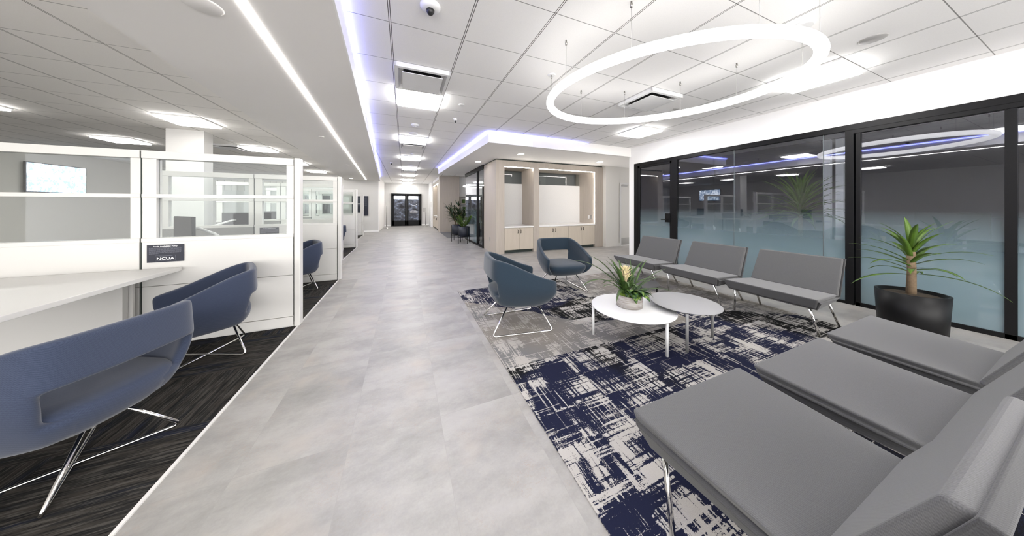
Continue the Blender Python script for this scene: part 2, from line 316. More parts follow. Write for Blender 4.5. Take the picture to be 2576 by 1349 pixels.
# ---------------- mesh helpers ----------------
class MB:
    def __init__(s): s.v = []; s.f = []; s.sm = []; s.mi = []
    def add(s, vs, fs, smooth=False, mi=0):
        o = len(s.v); s.v += [tuple(v) for v in vs]
        for f in fs: s.f.append(tuple(i + o for i in f)); s.sm.append(smooth); s.mi.append(mi)
        return s
    def box(s, a, b, mi=0):
        x0, x1 = sorted((a[0], b[0])); y0, y1 = sorted((a[1], b[1])); z0, z1 = sorted((a[2], b[2]))
        vs = [(x0, y0, z0), (x1, y0, z0), (x1, y1, z0), (x0, y1, z0), (x0, y0, z1), (x1, y0, z1), (x1, y1, z1), (x0, y1, z1)]
        return s.add(vs, [(0, 3, 2, 1), (4, 5, 6, 7), (0, 1, 5, 4), (1, 2, 6, 5), (2, 3, 7, 6), (3, 0, 4, 7)], False, mi)
    def prism(s, pts, z0, z1, smooth=False):   # pts: ccw xy outline
        n = len(pts); vs = [(x, y, z0) for x, y in pts] + [(x, y, z1) for x, y in pts]
        s.add(vs, [tuple(range(n - 1, -1, -1)), tuple(range(n, 2 * n))]); s.add(vs, [(i, (i + 1) % n, n + (i + 1) % n, n + i) for i in range(n)], smooth); return s
    def tube(s, pts, r, seg=10, closed=False, caps=True, smooth=True):
        P = [Vector(p) for p in pts]; n = len(P); rr = r if isinstance(r, (list, tuple)) else [r] * n
        vs = []; up = None
        for i in range(n):
            if closed: t = (P[(i + 1) % n] - P[i - 1]).normalized()
            else: t = (P[min(i + 1, n - 1)] - P[max(i - 1, 0)]).normalized()
            if up is None:
                up = Vector((0, 0, 1)) if abs(t.z) < 0.9 else Vector((1, 0, 0))
            a = t.cross(up).normalized(); up = a.cross(t).normalized()
            for k in range(seg):
                q = 2 * math.pi * k / seg; vs.append(P[i] + (a * math.cos(q) + up * math.sin(q)) * rr[i])
        fs = []
        for i in range(n if closed else n - 1):
            for k in range(seg):
                j = (i + 1) % n; k2 = (k + 1) % seg; fs.append((i * seg + k, j * seg + k, j * seg + k2, i * seg + k2))
        s.add(vs, fs, smooth)
        if caps and not closed:
            o = len(s.v) - len(vs)
            s.f.append(tuple(o + k for k in range(seg - 1, -1, -1))); s.sm.append(False); s.mi.append(0)
            s.f.append(tuple(o + (n - 1) * seg + k for k in range(seg))); s.sm.append(False); s.mi.append(0)
        return s
    def lathe(s, prof, seg=32, c=(0, 0), smooth=True, sx=1.0, sy=1.0):
        vs = []; n = len(prof)
        for r, z in prof:
            for k in range(seg):
                q = 2 * math.pi * k / seg; vs.append((c[0] + r * sx * math.cos(q), c[1] + r * sy * math.sin(q), z))
        fs = [(i * seg + k, i * seg + (k + 1) % seg, (i + 1) * seg + (k + 1) % seg, (i + 1) * seg + k) for i in range(n - 1) for k in range(seg)]
        s.add(vs, fs, smooth); o = len(s.v) - len(vs)
        if prof[0][0] > 1e-5: s.f.append(tuple(o + k for k in range(seg - 1, -1, -1))); s.sm.append(False); s.mi.append(0)
        if prof[-1][0] > 1e-5: s.f.append(tuple(o + (n - 1) * seg + k for k in range(seg))); s.sm.append(False); s.mi.append(0)
        return s
    def build(s, name, mat, parent=None, bevel=0.0, seg=2, mats=None):
        me = bpy.data.meshes.new(name); me.from_pydata(s.v, [], s.f); me.update()
        for p, q, m in zip(me.polygons, s.sm, s.mi): p.use_smooth = q; p.material_index = m
        bm = bmesh.new(); bm.from_mesh(me); bmesh.ops.remove_doubles(bm, verts=bm.verts, dist=1e-6)
        bmesh.ops.recalc_face_normals(bm, faces=bm.faces); bm.to_mesh(me); bm.free()
        for m in (mats or [mat]): me.materials.append(m)
        o = bpy.data.objects.new(name, me); COL.objects.link(o)
        if parent is not None: o.parent = parent
        if bevel > 0:
            b = o.modifiers.new('bevel', 'BEVEL'); b.width = bevel; b.segments = seg; b.limit_method = 'ANGLE'; b.angle_limit = R_(40)
        return o
def box(a, b): return MB().box(a, b)
def tag(o, label=None, cat=None, group=None, kind=None):
    if label: o['label'] = label
    if cat: o['category'] = cat
    if group: o['group'] = group
    if kind: o['kind'] = kind
    return o
def empty(name, loc=(0, 0, 0), rz=0.0, label=None, cat=None, group=None):
    o = bpy.data.objects.new(name, None); COL.objects.link(o); o.location = loc; o.rotation_euler = (0, 0, rz)
    o.empty_display_size = 0.1
    return tag(o, label, cat, group)
def struct(name, mb, mat, bevel=0.0, parent=None, mats=None):
    o = mb.build(name, mat, parent, bevel, mats=mats)
    if parent is None: o['kind'] = 'structure'
    return o
def dup(root, loc=None, rz=None, label=None, group=None, swap=None):
    r = root.copy(); COL.objects.link(r)
    for k in ('label', 'group'):
        pass
    if loc is not None: r.location = loc
    if rz is not None: r.rotation_euler = (0, 0, rz)
    if label: r['label'] = label
    if group: r['group'] = group
    for ch in list(root.children):
        c = ch.copy(); COL.objects.link(c); c.parent = r
        if swap: 
            c.data = swapped(c.data, swap)
        for g in ch.children:
            d = g.copy(); COL.objects.link(d); d.parent = c
    return r
_sw = {}
def swapped(me, sw):
    if not any(m and m.name in sw for m in me.materials): return me
    k = (me.name, tuple(sorted(sw)))
    if k not in _sw:
        m2 = me.copy()
        for i, m in enumerate(m2.materials):
            if m.name in sw: m2.materials[i] = sw[m.name]
        _sw[k] = m2
    return _sw[k]
def round_path(pts, r, n=6, closed=False):
    P = [Vector(p) for p in pts]; out = []
    N = len(P)
    for i in range(N):
        if not closed and i in (0, N - 1): out.append(P[i]); continue
        a, b, c = P[i - 1], P[i], P[(i + 1) % N]
        d1 = (a - b); d2 = (c - b); l = min(r, d1.length * 0.45, d2.length * 0.45)
        p1 = b + d1.normalized() * l; p2 = b + d2.normalized() * l
        for k in range(n + 1):
            t = k / n; out.append(p1 * (1 - t) ** 2 + b * 2 * t * (1 - t) + p2 * t * t)
    return out

# ================= SETTING =================
struct('floor', box((-9.2, -4, -0.1), (9.2, 19.2, 0)), M['floor'])
struct('ceiling', box((-1.2, -4, ZC), (9.2, 19.2, ZC + 0.1)), M['ceil_main'])
struct('ceiling', box((-9.2, -4, ZC), (-1.2, 19.2, ZC + 0.1)), M['ceil_left'])
struct('wall_left', box((-9.3, -4, 0), (-9.2, 19.2, ZC)), M['wall_warm'])
# soffit along the workstation side (runs slightly out of square)
sr = lambda y: -0.310 - 0.057 * y
sl = lambda y: -1.766 - 0.0645 * y
s = MB().prism([(sl(-4), -4), (sr(-4), -4), (sr(15.1), 15.1), (sl(15.1), 15.1)], ZS, ZC - 0.001)
struct('ceiling', s, M['soffit'])
fas = MB().prism([(sr(-4), -4), (sr(-4) + 0.012, -4), (sr(15.1) + 0.012, 15.1), (sr(15.1), 15.1)], ZS, ZC - 0.03)
struct('trim_1', fas, M['wall'])
# soffit over the cabinet niche
s = MB().prism([(1.60, 5.10), (9.2, 5.22), (9.2, 10.9), (1.29, 10.9)], ZS, ZC - 0.001)
struct('ceiling', s, M['soffit'])
fas = MB().prism([(1.59, 5.085), (5.57, 5.205), (5.57, 5.219), (1.605, 5.10)], ZS, ZC - 0.03); struct('trim_2', fas, M['wall'])
fas = MB().prism([(1.277, 10.9), (1.588, 5.086), (1.602, 5.10), (1.29, 10.9)], ZS, ZC - 0.03); struct('trim_2', fas, M['wall'])
def strip(pts, r, mat, label, cat='strip light', name='strip_light', group=None):
    o = MB().tube(pts, r, 8).build(name, mat); return tag(o, label, cat, group)
zb = ZC - 0.022
strip([(sr(-3.9) + 0.018, -3.9, zb), (sr(15) + 0.018, 15, zb)], 0.008, M['strip_blue'], 'long blue glowing strip along the top edge of the workstation side soffit')
strip([(5.56, 5.19, zb), (1.578, 5.07, zb)], 0.008, M['strip_blue'], 'blue glowing strip on the soffit face above the cabinet niche')
strip([(1.575, 5.09, zb), (1.27, 10.85, zb)], 0.008, M['strip_blue'], 'blue glowing strip on the soffit edge running down the corridor on the right')
# thin white line light in the left soffit
x_ = lambda y: -0.821 - 0.063 * y
o = MB().prism([(x_(-3) - .017, -3), (x_(-3) + .017, -3), (x_(14.6) + .017, 14.6), (x_(14.6) - .017, 14.6)], ZS - 0.007, ZS - 0.001).build('linear_light', M['strip_white'])
tag(o, 'long thin white linear light recessed in the left soffit', 'ceiling light')

# far end of the corridor
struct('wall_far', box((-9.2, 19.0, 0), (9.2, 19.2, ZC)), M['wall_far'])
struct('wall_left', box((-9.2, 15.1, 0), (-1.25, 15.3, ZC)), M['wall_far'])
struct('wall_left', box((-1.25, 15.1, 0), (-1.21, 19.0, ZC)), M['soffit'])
struct('baseboard_left', box((-9.2, 15.085, 0), (-1.21, 15.1, 0.07)), M['wall'])
struct('baseboard_far', box((-1.21, 18.985, 0), (1.58, 19.0, 0.08)), M['wall'])
# right side of the far corridor
struct('wall_right', box((1.58, 17.0, 0), (1.9, 19.0, ZC)), M['wall'])
struct('door_5', box((1.565, 17.6, 0.01), (1.58, 18.4, 2.08)), M['white_metal'])
# back zone behind wood wall
struct('wall_right', box((2.64, 13.9, 0), (6.5, 14.0, ZC)), M['wall'])
# carpet areas
def slab(name, x0, x1, y0, y1, h, mat, label, cat='carpet'):
    return tag(box((x0, y0, 0.0), (x1, y1, h)).build(name, mat), label, cat)
lc = MB().prism([(-9.2, -4), (-1.09, -4), (-1.09, 5.6), (-1.41, 5.6), (-1.41, 9.62), (-1.72, 9.62), (-1.72, 13.6), (-9.2, 13.6)], 0.0, 0.004).build('carpet', M['left_carpet'])
tag(lc, 'dark charcoal striped carpet under the white workstations', 'carpet')
slab('carpet', 1.66, 6.5, 10.9, 13.5, 0.004, M['grey_carpet'], 'plain grey carpet patch beside the far wood-clad wall')
tr = MB()
for a, b, c, d in [(-1.09, -1.09, -4, 5.6), (-1.41, -1.41, 5.6, 9.62), (-1.72, -1.72, 9.62, 13.6)]: tr.box((a - 0.006, c, 0), (b + 0.010, d, 0.008))
struct('trim_3', tr, M['white_metal'])
tag(box((0.765, -3.5, 0), (4.46, 4.05, 0.006)).build('area_rug', M['rug']), 'navy, ivory and beige crosshatch patterned rug under the lounge seating', 'rug')

# ---------------- right glass wall ----------------
XG = 5.57
struct('wall_right', MB().box((XG, -4, 2.43), (XG + 0.14, 5.22, ZC)).box((XG, 5.05, 0), (XG + 0.14, 5.22, 2.43)), M['wall'])
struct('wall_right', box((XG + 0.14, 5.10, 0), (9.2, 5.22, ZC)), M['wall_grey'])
win = struct('window_1', MB().box((XG - .012, -1.2, 2.352), (XG + .06, 3.90, 2.43)).box((XG - .012, 3.90, 0), (XG + .06, 4.02, 2.43))
     .box((XG - .012, 1.456, 0), (XG + .06, 1.528, 2.36)).box((XG - .008, 1.528, 0.0), (XG + .05, 3.90, 0.035)), M['black'], 0.002)
for a, b in ((1.528, 1.735), (1.739, 2.833), (2.837, 3.90)):
    box((XG + .018, a, 0.035), (XG + .030, b, 2.352)).build('pane', M['glass_frost'], win)
for y in (1.737, 2.835):
    box((XG + .016, y - .0035, 0.035), (XG + .032, y + .0035, 2.352)).build('glass_joint', M['glass_edge'], win)
dr = struct('door_1', MB().box((XG - .014, 4.02, 2.352), (XG + .06, 5.05, 2.43)).box((XG - .014, 4.94, 0), (XG + .06, 5.05, 2.352))
     .box((XG - .006, 4.88, 0.01), (XG + .046, 4.94, 2.352)).box((XG - .006, 4.02, 0.01), (XG + .046, 4.065, 2.352))
     .box((XG - .006, 4.02, 2.30), (XG + .046, 4.94, 2.352)).box((XG - .006, 4.02, 0.01), (XG + .046, 4.94, 0.07)), M['black'], 0.002)
box((XG + .014, 4.065, 0.07), (XG + .026, 4.88, 2.30)).build('pane', M['glass_frost'], dr)
h = box((XG - .022, 4.05, 0.96), (XG - .006, 4.17, 1.16)).build('lock_plate', M['black'], dr, 0.002)
MB().tube(round_path([(XG - .02, 4.10, 1.02), (XG - .065, 4.10, 1.02), (XG - .065, 4.24, 1.02)], .015), .009, 8).build('handle', M['black'], h)
d4 = struct('door_2', MB().box((XG - .012, -0.2, 2.30), (XG + .06, 1.456, 2.352)).box((XG - .006, 1.40, 0), (XG + .05, 1.44, 2.30))
     .box((XG - .006, 0.45, 0), (XG + .05, 0.51, 2.30)).box((XG - .006, 0.45, 0.0), (XG + .05, 1.44, 0.05)).box((XG - .012, -1.2, 0), (XG + .06, 0.45, 0.05)), M['black'], 0.002)
box((XG + .014, 0.51, 0.05), (XG + .026, 1.40, 2.30)).build('pane', M['glass_frost'], d4)
box((XG + .014, -1.2, 0.05), (XG + .026, 0.45, 2.30)).build('pane', M['glass_frost'], d4)
struct('wall_right', box((XG, -4, 0), (XG + .14, -1.2, 2.43)), M['wall'])
# office behind the glass
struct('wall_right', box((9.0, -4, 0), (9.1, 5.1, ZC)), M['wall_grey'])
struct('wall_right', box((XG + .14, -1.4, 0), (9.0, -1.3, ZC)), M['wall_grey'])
struct('wall_right', MB().box((7.58, 2.10, 0), (7.66, 2.20, 2.6)).box((7.50, 2.24, 0), (7.58, 2.33, 2.6)), M['wall'])  # white posts made up in place of bands reflected in the glass

# ---------------- cabinet niche (millwork) ----------------
YF, YB = 6.75, 7.58
mw = empty('niche_surround', (4.18, YF, 0), 0, 'pale wood niche surround with two open bays under the soffit', 'built-in niche')
def W(mb, name, mat, par, off=None, bevel=0.0, **k):   # mb in world coordinates, parent placed at par.location (no rotation)
    L = par.location
    p = par
    while p.parent: p = p.parent; L = L + p.location
    mb.v = [(x - L.x, y - L.y, z - L.z) for x, y, z in mb.v]
    return mb.build(name, mat, par, bevel, **k)
ZN = 2.437; ZT = 2.605
W(MB().box((2.32, YF, 0), (2.575, 7.90, ZT)), 'side_pillar', M['wood'], mw)
W(MB().box((3.48, YF, 0), (3.665, YB, ZT)), 'middle_pillar', M['wood'], mw)
W(MB().box((5.72, YF, 0), (6.05, YB + .2, ZT)), 'side_pillar', M['wood'], mw)
W(MB().box((2.575, YF, ZN), (3.48, YB, ZT)).box((3.665, YF, ZN), (5.72, YB, ZT)), 'header', M['wood'], mw)
W(MB().box((2.34, YF + .02, ZT), (6.03, 7.88, ZS - .002)), 'shadow_reveal', M['seam'], mw)
W(MB().box((2.575, YB - .03, 0.75), (3.48, YB, 2.03)).box((3.665, YB - .03, 0.75), (5.72, YB, 2.03)), 'back_panel', M['paper_grey'], mw)
W(MB().box((2.575, YB - .016, 2.03), (3.48, YB - .006, ZN)).box((3.665, YB - .016, 2.03), (5.72, YB - .006, ZN)), 'glass_transom', M['glass'], mw)
for x0, x1, lab in ((2.575, 3.48, 'white glowing strip under the header of the narrow left niche bay'), (3.665, 5.72, 'white glowing strip under the header and down the right side of the wide niche bay')):
    pts = [(x0 + .01, YF + .012, ZN - .008), (x1 - .012, YF + .012, ZN - .008), (x1 - .012, YF + .012, 0.79 if x1 > 5 else 2.36)]
    strip(pts, 0.011, M['strip_niche'], lab)
def counter(x0, x1, lab):
    o = box((x0, YF - .012, 0.715), (x1, YB - .03, 0.755)).build('countertop', M['stone'], None, 0.003); return tag(o, lab, 'countertop')
counter(2.577, 3.478, 'white stone countertop in the narrow left niche bay')
counter(3.667, 5.718, 'white stone countertop in the wide right niche bay')
def handle_mb(x, z0, z1, y):
    return MB().tube(round_path([(x, y, z0), (x, y - .028, z0), (x, y - .028, z1), (x, y, z1)], .008, 3), .0075, 8)
def cabinet(x0, x1, lab, kick=True):
    xc = (x0 + x1) / 2
    r = empty('base_cabinet', (xc, YF, 0), 0, lab, 'cabinet', 'base cabinets in the wood niche')
    W(MB().box((x0 + .002, YF + .02, 0.09), (x1 - .002, YB - .04, 0.714)), 'body', M['wood'], r)
    W(MB().box((x0 + .002, YF + .07, 0.0), (x1 - .002, YF + .10, 0.09)), 'toe_kick', M['seam'], r)
    for a, b, hx in ((x0 + .004, xc - .002, xc - .045), (xc + .002, x1 - .004, xc + .045)):
        d = W(MB().box((a, YF, 0.09), (b, YF + .018, 0.705)), 'door', M['wood_door'], r, bevel=0.0015)
        m = handle_mb(hx, 0.56, 0.65, YF); m.v = [(x - r.location.x, y - r.location.y, z) for x, y, z in m.v]
        m.build('handle', M['black'], d)
    return r
cabinet(2.577, 3.478, 'pale wood two-door base cabinet in the narrow left niche bay')
cabinet(3.667, 4.69, 'pale wood two-door base cabinet, left one under the wide niche counter')
cabinet(4.69, 5.718, 'pale wood two-door base cabinet, right one under the wide niche counter')
tag(MB().box((5.713, 7.02, 0.90), (5.719, 7.09, 1.02)).build('power_outlet', M['white_table']), 'white double power outlet on the right cheek of the wide niche', 'outlet')
tag(MB().box((5.713, 6.90, 0.90), (5.719, 6.99, 1.02)).build('switch_plate', M['steel']), 'grey metal switch plate beside the white outlet in the wide niche', 'switch')
tag(MB().box((2.313, 7.25, 0.30), (2.3195, 7.32, 0.42)).build('power_outlet', M['steel']), 'small metal outlet low on the side of the wood niche pillar', 'outlet')
# white wall and service door to the right of the niche
YW = 6.62
struct('wall_right', MB().box((6.05, YW, 0), (6.66, YW + .2, ZS)).box((6.66, YW, 2.09), (7.62, YW + .2, ZS)).box((7.62, YW, 0), (9.2, YW + .2, ZS)), M['wall_warm'])
struct('baseboard_right', box((6.05, YW - .012, 0), (6.64, YW, 0.10)), M['wall_warm'])
d3 = struct('door_3', box((6.70, YW + .03, 0.01), (7.58, YW + .07, 2.05)), M['wall_warm'])
struct('trim_4', MB().box((6.64, YW - .012, 0), (6.70, YW + .1, 2.11)).box((7.58, YW - .012, 0), (7.64, YW + .1, 2.11)).box((6.70, YW - .012, 2.05), (7.58, YW + .1, 2.11)), M['white_metal'])
box((6.72, YW + .022, 0.03), (7.56, YW + .03, 0.26)).build('kick_plate', M['steel'], d3)
box((6.74, YW + .01, 1.99), (7.0, YW + .03, 2.04)).build('door_closer', M['fixture_grey'], d3)

# ---------------- glass meeting room beyond the niche ----------------
XR = 2.30
g2 = struct('window_2', MB().box((XR - .02, 7.90, ZS - .13), (XR + .05, 10.5, ZS)).box((XR - .02, 7.90, 0), (XR + .05, 10.5, 0.05))
     .box((XR - .02, 8.56, 0), (XR + .05, 8.66, ZS)).box((XR - .02, 7.90, 0), (XR + .05, 7.98, 1.95)), M['black'], 0.002)
box((XR + .01, 8.66, 0.05), (XR + .022, 10.5, 2.505)).build('pane', M['glass_frost'], g2)
box((XR + .01, 7.98, 0.05), (XR + .022, 8.56, 2.505)).build('pane', M['glass'], g2)
box((XR + .022, 10.49, 0.0), (5.8, 10.5, 2.505)).build('pane', M['glass'], g2)
struct('wall_right', box((2.575, 7.9, 0), (6.05, 8.0, ZS)), M['wall_mid'])
struct('wall_right', box((5.9, 8.0, 0), (6.0, 13.9, ZC)), M['wall'])
# ring lamp over the far sitting area
def ring_pts(c, a, b, ang, z, n=64):
    ca, sa = math.cos(ang), math.sin(ang)
    return [(c[0] + a * math.cos(t) * ca - b * math.sin(t) * sa, c[1] + a * math.cos(t) * sa + b * math.sin(t) * ca, z) for t in [2 * math.pi * i / n for i in range(n)]]
r = empty('ring_pendant', (3.25, 11.9, ZC), 0, 'distant glowing ring pendant seen past the far potted plants', 'pendant light')
MB().tube(ring_pts((0, 0), .72, .72, 0, -0.62), 0.022, 8, closed=True).build('ring_lamp', M['ring_light'], r)
for q in (0.5, 2.6, 4.7): MB().tube([(.72 * math.cos(q), .72 * math.sin(q), 0), (.72 * math.cos(q), .72 * math.sin(q), -.6)], .002, 4).build('wire', M['steel'], r)
r = empty('open_shelf', (3.6, 13.7, 0), 0, 'pale open shelf unit behind the far glass room', 'shelf')
s = MB()
for z in (0.05, 0.75, 1.1, 1.45, 1.8): s.box((-.9, -.15, z), (.9, .15, z + .03))
for x in (-.9, -.3, .3, .87): s.box((x, -.15, 0), (x + .03, .15, 1.83))
s.build('frame', M['wood'], r)
random.seed(5)
for k in range(9):
    h = random.uniform(.15, .26); x = -.8 + (k % 3) * .6 + random.uniform(0, .15); z = (0.78, 1.13, 1.48)[k // 3]
    b = MB().box((3.6 + x, 13.58, z), (3.6 + x + .12, 13.78, z + h)).build('storage_box', M[('leaf', 'pot_white', 'dark')[k % 3]])
    tag(b, 'small box standing on the pale open shelf', 'box', 'boxes on the far open shelf')
r = empty('side_table', (3.1, 9.3, 0), 0, 'dark table with thin legs inside the far glass room', 'table')
box((-.5, -.35, .70), (.5, .35, .73)).build('tabletop', M['white_table'], r)
for x in (-.45, .45):
    for y in (-.3, .3): MB().tube([(x, y, 0), (x, y, .7)], .018, 8).build('leg', M['black'], r)

# far wood-clad wall and coffee niche
fw = empty('wood_wall_panel', (2.1, 13.45, 0), 0, 'tall pale wood panel wall at the far right of the corridor', 'wall panel')
W(MB().box((1.66, 13.45, 0.0), (2.64, 13.9, ZC - .01)), 'panel', M['wood'], fw)
fn = empty('coffee_niche', (1.9, 15.2, 0), 0, 'far pale wood counter niche in the corridor beside the wood panel wall', 'built-in niche')
W(MB().box((1.66, 13.9, 0), (2.2, 14.25, 2.72)).box((1.66, 16.75, 0), (2.2, 17.0, 2.72)).box((1.66, 14.25, 2.55), (2.2, 16.75, 2.72)).box((1.70, 14.95, .76), (2.2, 15.08, 2.55)).box((2.2, 13.9, 0), (2.25, 17.0, 2.72)), 'surround', M['wood'], fn)
W(MB().box((1.68, 14.25, 0.72), (2.2, 16.75, 0.76)), 'counter', M['stone'], fn)
W(MB().box((1.67, 14.27, 2.53), (1.70, 16.7, 2.548)), 'strip_lamp', M['strip_niche'], fn)
for k in range(4):
    y0 = 14.26 + k * .622
    d = W(MB().box((1.665, y0, 0.09), (1.70, y0 + .612, 0.71)), 'door', M['wood_door'], fn)
    yy = y0 + (.56 if k % 2 == 0 else .05)
    m = MB().tube([(1.665, yy, .56), (1.64, yy, .56), (1.64, yy, .65), (1.665, yy, .65)], .009, 6); m.v = [(x - 1.9, y - 15.2, z) for x, y, z in m.v]; m.build('handle', M['black'], d)
struct('wall_right', box((1.66, 13.9, 2.72), (2.25, 17.0, ZC)), M['wall'])

# ---------------- entrance double door ----------------
YD = 18.93
ed = struct('door_4', MB().box((-.80, YD, 2.10), (1.10, YD + .07, 2.17)).box((-.80, YD, 0), (-.74, YD + .07, 2.1)).box((1.04, YD, 0), (1.10, YD + .07, 2.1))
     .box((-.80, YD - .25, 0), (1.10, YD + .07, .012)), M['black'])
for (a, b) in ((-.74, .15), (.15, 1.04)):
    l = MB().box((a + .005, YD, .02), (b - .005, YD + .04, .36)).box((a + .005, YD, 2.02), (b - .005, YD + .04, 2.1)).box((a + .005, YD, .02), (a + .11, YD + .04, 2.1)).box((b - .11, YD, .02), (b - .005, YD + .04, 2.1)).build('door_leaf', M['black'], ed)
    box((a + .11, YD + .01, .36), (b - .11, YD + .02, 2.02)).build('pane', M['night'], l)
    hx = b - .14 if a < 0 else a + .14
    MB().tube(round_path([(hx, YD, .95), (hx, YD - .07, .95), (hx, YD - .07, 1.25), (hx, YD, 1.25)], .03), .014, 8).build('pull_handle', M['dark'], l)
# bright sign panels in the door heads and a few small marks on the glass
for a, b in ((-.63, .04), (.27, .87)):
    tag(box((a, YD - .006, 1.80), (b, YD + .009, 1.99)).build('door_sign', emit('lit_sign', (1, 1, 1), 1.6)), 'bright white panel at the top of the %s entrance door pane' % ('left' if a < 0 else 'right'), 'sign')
s = MB()
for dx, z in ((.45, 1.60), (.76, 1.60), (.45, 1.42), (.76, 1.42)): s.box((dx - .02, YD + .0, z - .02), (dx + .02, YD + .009, z + .02))
s.box((.50, YD, 1.365), (.72, YD + .009, 1.385)); s.box((.42, YD, 1.03), (.74, YD + .009, 1.05))
random.seed(3)
for z in (.96, .90, .84):
    x = .36
    while x < .82: w_ = random.uniform(.04, .1); s.box((x, YD, z), (min(x + w_, .84), YD + .009, z + .022)); x += w_ + .02
s.build('door_lettering', M['print'], ed)
def stanchion(x, y, h, lab, holder=False):
    r = empty('post_stand', (x, y, 0), 0, lab, 'stand')
    MB().lathe([(.17, 0), (.17, .01), (.10, .03), (.03, .06), (.02, .10)], 24).build('base', M['steel'], r)
    MB().lathe([(.022, .08), (.022, h), (.0, h + .01)], 12).build('pole', M['steel'], r)
    if holder: box((-.18, -.02, h - .28), (.0, .02, h)).build('holder', M['fixture_grey'], r)
stanchion(-.98, 17.2, 1.55, 'slim silver post stand left of the entrance doors')
stanchion(1.30, 18.0, 1.22, 'silver stand with a small holder right of the entrance doors', True)
tag(box((1.57, 17.2, 1.25), (1.578, 17.3, 1.6)).build('wall_plate', M['fixture_grey']), 'small grey plate on the white wall right of the entrance', 'wall plate')

# blue information sign on the far left wall
def lines(mb, x0, x1, z0, z1, y, n, hgt, seed, mi=0):
    random.seed(seed)
    for k in range(n):
        z = z1 - (z1 - z0) * (k + .5) / n; x = x0; end = x1 if k < n - 1 else x0 + (x1 - x0) * .3
        while x < end:
            w_ = random.uniform(.02, .075) * (x1 - x0) * 1.2; mb.box((x, y - .0015, z - hgt / 2), (min(x + w_, end), y, z + hgt / 2)); x += w_ + (x1 - x0) * .012
    return mb
r = empty('notice_board', (-2.05, 15.08, 0), 0, 'tall navy notice panel on the far white wall behind the last partition', 'sign')
W(MB().box((-2.42, 15.065, .84), (-1.70, 15.083, 1.84)), 'panel', M['navy'], r)
W(lines(MB(), -2.36, -1.76, 1.30, 1.76, 15.0645, 9, .014, 9), 'small_print', M['print_dim'], r)

# ---------------- workstations ----------------
def partition(loc, label, fabric=False, post=True, group='white workstation partitions'):
    # local: x from 0 (left) to 1.14 (right, without post), thickness in y (0..0.09), faces -y
    r = empty('partition_panel', loc, 0, label, 'partition', group)
    L = 1.14 if post else 1.065
    x1 = L
    fr = MB().box((0, 0, 1.775), (x1, .09, 1.848)).box((0, .012, 1.016), (.092, .078, 1.775)).box((x1 - .065, .012, 1.016), (x1, .078, 1.775)).box((0, .004, 1.405), (x1, .086, 1.44)).box((0, 0, .985), (x1, .09, 1.022)).box((0, .006, .0), (x1, .084, .02))
    fr.build('window_frame', M['white_metal'], r, 0.002)
    low = MB().box((.004, .003, .57), (x1 - .004, .087, .985)).box((.004, .003, .115), (x1 - .004, .087, .565))
    low.build('lower_panel', M['acoustic'] if fabric else M['white_metal'], r, 0.0015)
    box((.002, -.004, 0.012), (x1 - .002, .094, .11)).build('kick_panel', M['white_metal'], r, 0.002)
    box((.004, .02, .02), (x1 - .004, .07, 1.0)).build('core', M['grey_gap'], r)
    for z0, z1 in ((1.022, 1.405), (1.44, 1.775)): box((.092, .04, z0), (x1 - .065, .05, z1)).build('glass_pane', M['glass'], r)
    if post:
        MB().box((x1 + .006, -.004, 0), (x1 + .06, .094, 1.855)).build('end_post', M['white_metal'], r, 0.008, 3)
        MB().box((x1, .01, .05), (x1 + .006, .08, 1.84)).build('joint_gap', M['seam'], r)
    MB().box((-.008, .01, .02), (0, .08, 1.84)).build('joint_gap', M['seam'], r)
    return r
rows = [(3.56, -1.067), (5.50, -1.052), (7.46, -1.40), (9.60, -1.395), (11.60, -1.71), (13.5, -1.715)]
ord_ = ['nearest', 'second', 'third', 'fourth', 'fifth', 'farthest']
pp = pl = None
for k, (y, xe) in enumerate(rows):
    lab = '%s white partition with an upper glass window, at the aisle end of its row' % ord_[k]
    loc = (xe - 1.20, y, 0.004)
    pp_ = partition(loc, lab) if pp is None else dup(pp, loc, 0, lab)
    pp = pp or pp_
    lab = 'inner glazed partition with %s lower panel, %s row from the lounge' % ('white' if k == 0 else 'grey cloth', ord_[k])
    loc = (xe - 1.20 - 1.075, y, 0.004)
    if k == 0: partition(loc, lab, False, False)
    else:
        q = partition(loc, lab, True, False) if pl is None else dup(pl, loc, 0, lab); pl = pl or q

